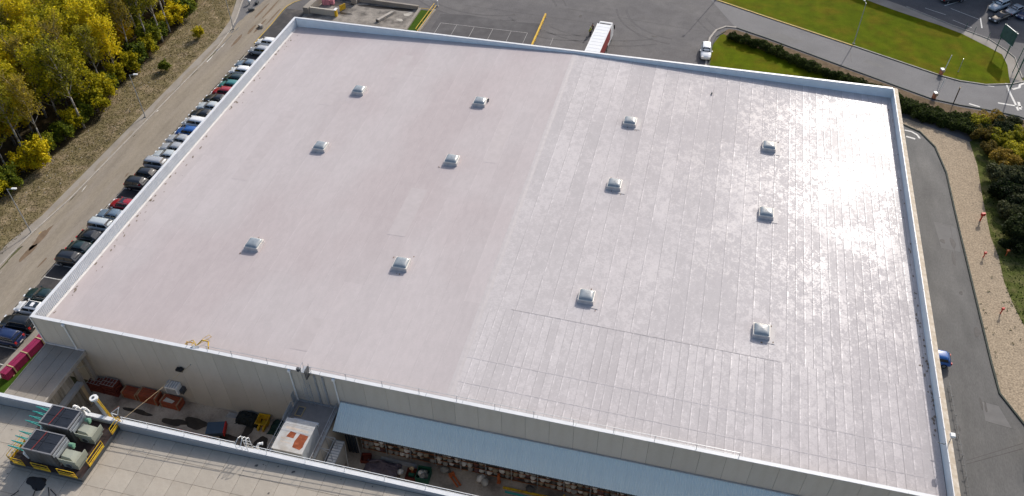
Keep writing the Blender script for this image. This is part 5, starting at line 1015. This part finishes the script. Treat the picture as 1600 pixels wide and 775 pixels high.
# ------------------------------------------------------------------ vegetation
random.seed(101)
def leaves(pts, size, mb_, flat=.5):
    for p in pts:
        s = size*U(.6, 1.3); a = Vector((U(-1, 1), U(-1, 1), U(-flat, flat))).normalized(); n = Vector((U(-1, 1), U(-1, 1), U(.2, 1.4))).normalized(); b_ = n.cross(a).normalized(); c = n.cross(b_)
        p = Vector(p); mb_.add([p-b_*s-c*s*.6, p+b_*s-c*s*.5, p+b_*s*.7+c*s*.8, p-b_*s*.6+c*s*.7], [(0,1,2,3)])
def limb_tree(h, n_l, spread, seed, r0=.16, start=.35, upw=1.1, clump=.9, per=60, lsize=.14, twigs=5, lean=.03):
    random.seed(seed); tr = MB(); tw = MB(); lf = MB()
    pts = [Vector((0, 0, 0))]; d = Vector((U(-lean, lean), U(-lean, lean), 1))
    N_ = 7
    for i in range(1, N_+1): d += Vector((U(-.05, .05), U(-.05, .05), 0)); pts.append(pts[-1]+d.normalized()*h/N_)
    for i in range(N_): tr.tube(pts[i], pts[i+1], r0*(1-i/N_)+.02, 6, r0*(1-(i+1)/N_)+.02)
    def at(f): q = f*N_; i = min(int(q), N_-1); return pts[i].lerp(pts[i+1], q-i)
    centers = []
    for k in range(n_l):
        f = start+(1-start)*(k+U(0, .8))/n_l; p = at(min(f, .98)); a = k*2.4+U(-.5, .5); ln = spread*(1-.55*f)*U(.7, 1.2)
        e = p+Vector((cos(a)*ln, sin(a)*ln, ln*upw*U(.7, 1.3))); mid = p.lerp(e, .5)+Vector((0, 0, -.12*ln)); tr.tube(p, mid, .05*(1.2-f), 5, .035); tr.tube(mid, e, .035, 4, .015)
        for t_ in range(twigs):
            q = mid.lerp(e, U(0, 1)); e2 = q+Vector((U(-1, 1), U(-1, 1), U(.4, 1.6)))*clump*.9; tw.tube(q, e2, .024, 3, .01); centers.append(e2.lerp(q, U(0, .5)))
        centers += [e, mid.lerp(e, .7)]
    for c in centers:
        if random.random() < .12: continue
        rr = clump*U(.5, 1.1); n = int(per*U(.4, 1.3)); leaves([c+Vector((random.gauss(0, .42), random.gauss(0, .42), random.gauss(0, .5)))*rr for _ in range(n)], lsize, lf)
    return tr, tw, lf
VAR = {}
def variant(key, mats, **k):
    tr, tw, lf = limb_tree(**k); VAR[key] = (tr.mesh('trunk', mats[0], True), tw.mesh('twigs', mats[1]), lf.mesh('crown', mats[2]))
variant('poplar_a', (M['bark_pale'], M['twig'], LF['olive']), h=13, n_l=22, spread=2.3, seed=1, per=22, lsize=.13, clump=.9, upw=1.5, r0=.2, start=.42)
variant('poplar_b', (M['bark'], M['twig'], LF['yellow']), h=12, n_l=18, spread=2.4, seed=2, per=34, lsize=.15, clump=1.0, upw=1.3, start=.3)
variant('poplar_c', (M['bark_pale'], M['twig'], LF['ochre']), h=13.5, n_l=20, spread=2.2, seed=3, per=14, lsize=.12, clump=.9, upw=1.6, start=.45, twigs=9, r0=.2)
variant('poplar_d', (M['bark'], M['twig'], LF['yellow']), h=10, n_l=18, spread=2.8, seed=4, per=60, lsize=.16, clump=1.1, upw=1.0, start=.2)
variant('green_tree', (M['bark'], M['twig'], LF['green']), h=9, n_l=18, spread=3.0, seed=5, per=60, lsize=.16, clump=1.1, upw=.9, start=.2)
variant('gold_tree', (M['bark'], M['twig'], LF['gold']), h=7.5, n_l=16, spread=2.6, seed=6, per=85, lsize=.17, clump=1.0, upw=.9, start=.15)
variant('bare_tree', (M['bark'], M['twig'], LF['ochre']), h=13, n_l=26, spread=2.4, seed=7, per=5, lsize=.1, clump=1.2, upw=1.8, start=.25, twigs=12)
variant('bush_y', (M['bark'], M['twig'], LF['yellow']), h=3.2, n_l=14, spread=2.0, seed=8, per=55, lsize=.14, clump=.7, upw=.7, start=.05, r0=.06)
variant('bush_g', (M['bark'], M['twig'], LF['green']), h=2.6, n_l=14, spread=1.9, seed=9, per=60, lsize=.14, clump=.7, upw=.6, start=.05, r0=.06)
def tree(key, x, y, s, rz, label, cat, group, name='tree', sz=None, wide=1.):
    t = thing(name, label, cat, (x, y, 0), rz, group); t.scale = (s*wide, s*wide, sz or s)
    for n_, me in zip(('trunk', 'twigs', 'crown'), VAR[key]): o = inst(n_, me, t)
    return t
random.seed(202)
LAB = {'poplar_a': 'slender pale-trunked olive-yellow poplar of the wood', 'poplar_b': 'dense yellow poplar of the wood', 'poplar_c': 'tall sparse ochre poplar of the wood',
       'poplar_d': 'broad yellow tree of the wood', 'green_tree': 'still green tree of the wood', 'bare_tree': 'almost bare tree of the wood', 'gold_tree': 'golden tree of the wood'}
def edge(y):
    E_ = [(-60, -28.5), (20, -29.5), (30, -28.4), (40, -26.9), (45, -26.6), (52, -28.6), (72, -28.8), (88, -31.3), (130, -35)]
    for (y0, x0), (y1, x1) in zip(E_, E_[1:]):
        if y <= y1: return x0+(x1-x0)*(y-y0)/(y1-y0)
    return -35
npt = []
tries = 0
while len(npt) < 250 and tries < 9000:
    tries += 1; y = U(6, 112); x = edge(y)-1.0-abs(U(0, 1))**1.0*52
    # keep trees that can reach the picture (left picture edge on the ground runs from (-14,0) to (-70,79))
    if x < -28-(y+2)*.62-4: continue
    if all((x-a)**2+(y-b)**2 > 2.9**2 for a, b in npt): npt.append((x, y))
for x, y in npt:
    d = edge(y)-x
    if d < 4: key = random.choice(['poplar_a', 'poplar_a', 'poplar_c', 'poplar_b', 'poplar_d'])
    elif y > 85 and x < -60: key = random.choice(['green_tree', 'green_tree', 'poplar_b'])
    else: key = random.choices(['poplar_a', 'poplar_b', 'poplar_c', 'poplar_d', 'green_tree', 'bare_tree', 'gold_tree'], [5, 6, 3, 4, 1, 3, .6])[0]
    zone = ('front edge' if d < 5 else 'second rows' if d < 11 else 'deep inside')+(', lower left' if y < 38 else ', middle' if y < 62 else ', upper part' if y < 82 else ', very top')
    tree(key, x, y, U(.82, 1.12), U(0, 6.28), LAB[key]+' '+zone, 'tree', 'trees of the autumn wood')
tree('gold_tree', -35.5, 37.5, 1.15, 1.0, 'brightest golden tree near the edge of the wood, left of the lamp', 'tree', None)
for i in range(30):
    y = 14+i*2.9+U(-.6, .6); x = edge(y)-U(0, 2.2); k = random.choice(['bush_y', 'bush_y', 'bush_g']); tree(k, x, y, U(.7, 1.25), U(0, 6), '%s bush at the foot of the wood, %s' % ('yellow' if k == 'bush_y' else 'green', 'near the lower left lamp' if y < 34 else 'around the middle lamp' if y < 62 else 'towards the road fork' if y < 82 else 'at the top picture edge'), 'bush', 'bushes along the edge of the wood', 'bush')
tree('bush_g', -24.2, 62.5, .5, 1, 'small lone green bush on the dry verge near the top', 'bush', None, 'bush')
tree('bush_y', -23.9, 74, .5, 2, 'small yellow-green shrub on the verge close to the road fork', 'bush', None, 'bush')
# verge: dry tufts and stones
random.seed(303); tb = MB()
for i in range(22000):
    y = U(5, 118); e0 = edge(y); x1 = -21.0 if y < 78 else -21-(y-78)*.32; x = U(e0-.8, x1-.2)
    h = U(.03, .12); a = U(0, pi); s = U(.04, .12); dx, dy = cos(a)*s, sin(a)*s; lx, ly = U(-.12, .12), U(-.12, .12)
    tb.add([(x-dx, y-dy, 0), (x+dx, y+dy, 0), (x+dx*.4+lx, y+dy*.4+ly, h), (x-dx*.5+lx, y-dy*.5+ly, h*.8)], [(0,1,2,3)])
tb.build('dry_grass', LF['dry'], kind='stuff', label='dry brown grass tufts covering the verge between wood and road', cat='grass')
tb = MB()
for i in range(420):
    y = U(10, 110); x = edge(y)+U(-.6, 5.5)**1; s = U(.04, .14); tb.add([(x+s, y, 0), (x, y+s, 0), (x-s, y, 0), (x, y-s, 0), (x, y, s)], [(0,1,4), (1,2,4), (2,3,4), (3,0,4)])
tb.build('stones', mat('stone_pale', (.4, .35, .3), .9, .2, 3), kind='stuff', label='pale stones and litter strewn on the dry verge', cat='stones')
random.seed(404); tb = MB()
for i in range(6000):
    x, y = U(108.6, 122), U(12, 60); 
    if x < 108.3+max(0, (38-y)*.35): continue
    h = U(.06, .2); a = U(0, pi); s = U(.06, .18); dx, dy = cos(a)*s, sin(a)*s; tb.add([(x-dx, y-dy, 0), (x+dx, y+dy, 0), (x+dx*.4, y+dy*.4, h)], [(0,1,2)])
tb.build('rough_grass', LF['hedge'], kind='stuff', label='rough green grass on the bank right of the gravel strip', cat='grass')
# hedges and shrubs
def shrub_mesh(name, sx_, sy_, h, m, n, size, seed, holes=.0):
    random.seed(seed); lf = MB()
    cs_ = [(U(-.75, .75)*sx_, U(-.75, .75)*sy_, U(.35, .8)*h, U(.25, .5)) for _ in range(16)]
    pts = []
    for _ in range(n):
        c = random.choice(cs_); v = Vector((random.gauss(0, 1), random.gauss(0, 1), random.gauss(0, 1))).normalized()*U(.75, 1.05)
        p = Vector((c[0]+v.x*c[3]*sx_, c[1]+v.y*c[3]*sy_, c[2]+v.z*c[3]*h*.9)); 
        if p.z > .02: pts.append(p)
    leaves(pts, size, lf); return lf.mesh(name, m)
SM = {'ochre': shrub_mesh('foliage', 1.6, 1.5, 1.9, LF['rusty'], 3400, .09, 1), 'dark': shrub_mesh('foliage', 1.9, 1.8, 2.4, LF['dark'], 3600, .13, 2), 'sage': shrub_mesh('foliage', 1.7, 1.6, 1.9, LF['sage'], 2800, .12, 3),
      'hedge': shrub_mesh('foliage', 1.25, 1.15, 1.25, LF['hedge'], 2400, .11, 4), 'olive': shrub_mesh('foliage', 1.6, 1.5, 1.8, LF['olive'], 2600, .12, 5), 'conifer': shrub_mesh('foliage', 2.2, 2.1, 3.2, LF['dark'], 4600, .14, 6)}
stem = {}
def shrub(key, x, y, s, label, cat='shrub', name='shrub', group=None):
    t = thing(name, label, cat, (x, y, 0), U(0, 6.28), group); t.scale = (s, s, s*U(.9, 1.1)); inst('foliage', SM[key], t)
    if 'm' not in stem:
        q = MB()
        for i in range(5): a = i*1.26; q.tube((0, 0, 0), (cos(a)*.5, sin(a)*.5, .9), .04, 5, .015)
        stem['m'] = q.mesh('stem', M['bark'])
    inst('stem', stem['m'], t); return t
random.seed(505)
def lerp_line(line, step):
    out = []; 
    for (x0, y0), (x1, y1) in zip(line, line[1:]):
        d = math.hypot(x1-x0, y1-y0); n = max(1, int(d/step)); out += [(x0+(x1-x0)*i/n, y0+(y1-y0)*i/n) for i in range(n)]
    return out+[line[-1]]
for x, y in lerp_line([(71.6, 96.2), (75, 94.9), (78, 93.4), (82, 90.9), (86, 88.5), (90, 86.6), (94, 84.6), (97.5, 82.8)], .95):
    shrub('hedge', x+U(-.2, .2), y-1.0+U(-.2, .2), U(.8, 1.05), 'dark green plant of the low hedge on the grass island, %s' % ('at its rounded left end' if x < 76 else 'middle stretch' if x < 88 else 'right end behind the parapet'), 'hedge plant', 'hedge_plant', 'plants of the low dark hedge on the grass island')
for i in range(44):
    f = i/43; x = 97+f*13.5; y = 80.3-f*5.2+U(-1.7, 1.5); shrub('hedge', x, y, U(.85, 1.15), 'dark green bush of the hedge behind the warehouse, %s' % ('at the building corner' if x < 101.5 else 'in the middle' if x < 106 else 'at its right end'), 'hedge plant', 'hedge_plant', 'plants of the hedge behind the warehouse')
right = [('olive', 110.2, 76.6, 1.0, 'olive-ochre shrub at the top of the right-hand shrub bed'), ('ochre', 112.0, 77.4, 1.15, 'rusty ochre shrub near the road, top of the shrub bed'), ('sage', 114.2, 76.8, 1.1, 'grey-green shrub by the slatted gate'), ('dark', 112.8, 75.0, .9, 'small dark shrub between ochre ones at the top of the bed'),
 ('ochre', 110.3, 73.2, 1.0, 'ochre shrub at the corner of the gravel'), ('olive', 112.6, 72.4, 1.1, 'olive shrub behind the gravel corner'), ('ochre', 111.0, 69.8, .95, 'brown-yellow shrub on the edge of the gravel'), ('ochre', 112.6, 66.8, 1.25, 'brightest ochre shrub in the middle of the bed'),
 ('olive', 114.6, 69.4, 1.2, 'olive-yellow shrub at the right picture edge'), ('olive', 116.0, 74.4, 1.0, 'loose olive shrub at the right edge below the gate'), ('sage', 111.4, 62.6, 1.2, 'grey-green shrub below the ochre ones'), ('sage', 114.2, 62.8, 1.3, 'wide grey-green shrub at the right picture edge'),
 ('dark', 110.8, 58.4, 1.1, 'dark shrub overhanging the gravel'), ('sage', 113.2, 58.0, 1.2, 'grey-green shrub between dark ones'), ('sage', 111.2, 54.6, 1.0, 'grey-green shrub beside the square-headed red marker'), ('dark', 113.6, 54.2, 1.2, 'dark shrub behind the square-headed red marker'),
 ('conifer', 111.9, 50.2, 1.0, 'large dark green juniper right of the gravel'), ('conifer', 114.6, 49.2, 1.0, 'large dark juniper at the right picture edge'), ('dark', 110.6, 47.9, .8, 'small dark juniper nearest the orange marker'), ('dark', 116.2, 57.8, 1.2, 'dark shrub at the far right side of the bed'), ('dark', 116.6, 64.6, 1.2, 'dark shrub behind the grey-green ones'), ('sage', 116.8, 53.0, 1.2, 'grey-green shrub at the far right behind the junipers')]
for k_, x, y, s, lab in right: shrub(k_, x, y, s, lab)
random.seed(606)
bt = thing('bare_creeper', 'leafless dark twigs hanging below the slatted gate', 'shrub', (118.0, 75.5, 0)); q = MB()
for i in range(90): a = U(0, 6.28); r = U(.1, 1.3); q.tube((cos(a)*.2, sin(a)*.2, 0), (cos(a)*r, sin(a)*r, U(.8, 2.6)), .03, 3, .008)
q.build('twigs', M['bark'], bt)
tb = MB()
for i in range(26):
    x = U(105, 110.5); y = U(24, 46); s = U(.05, .16); leaves([(x+U(-.15, .15), y+U(-.15, .15), U(0, .15)) for _ in range(6)], .06, tb)
tb.build('gravel_weeds', LF['hedge'], kind='stuff', label='small green weeds growing in the gravel strip', cat='weeds')
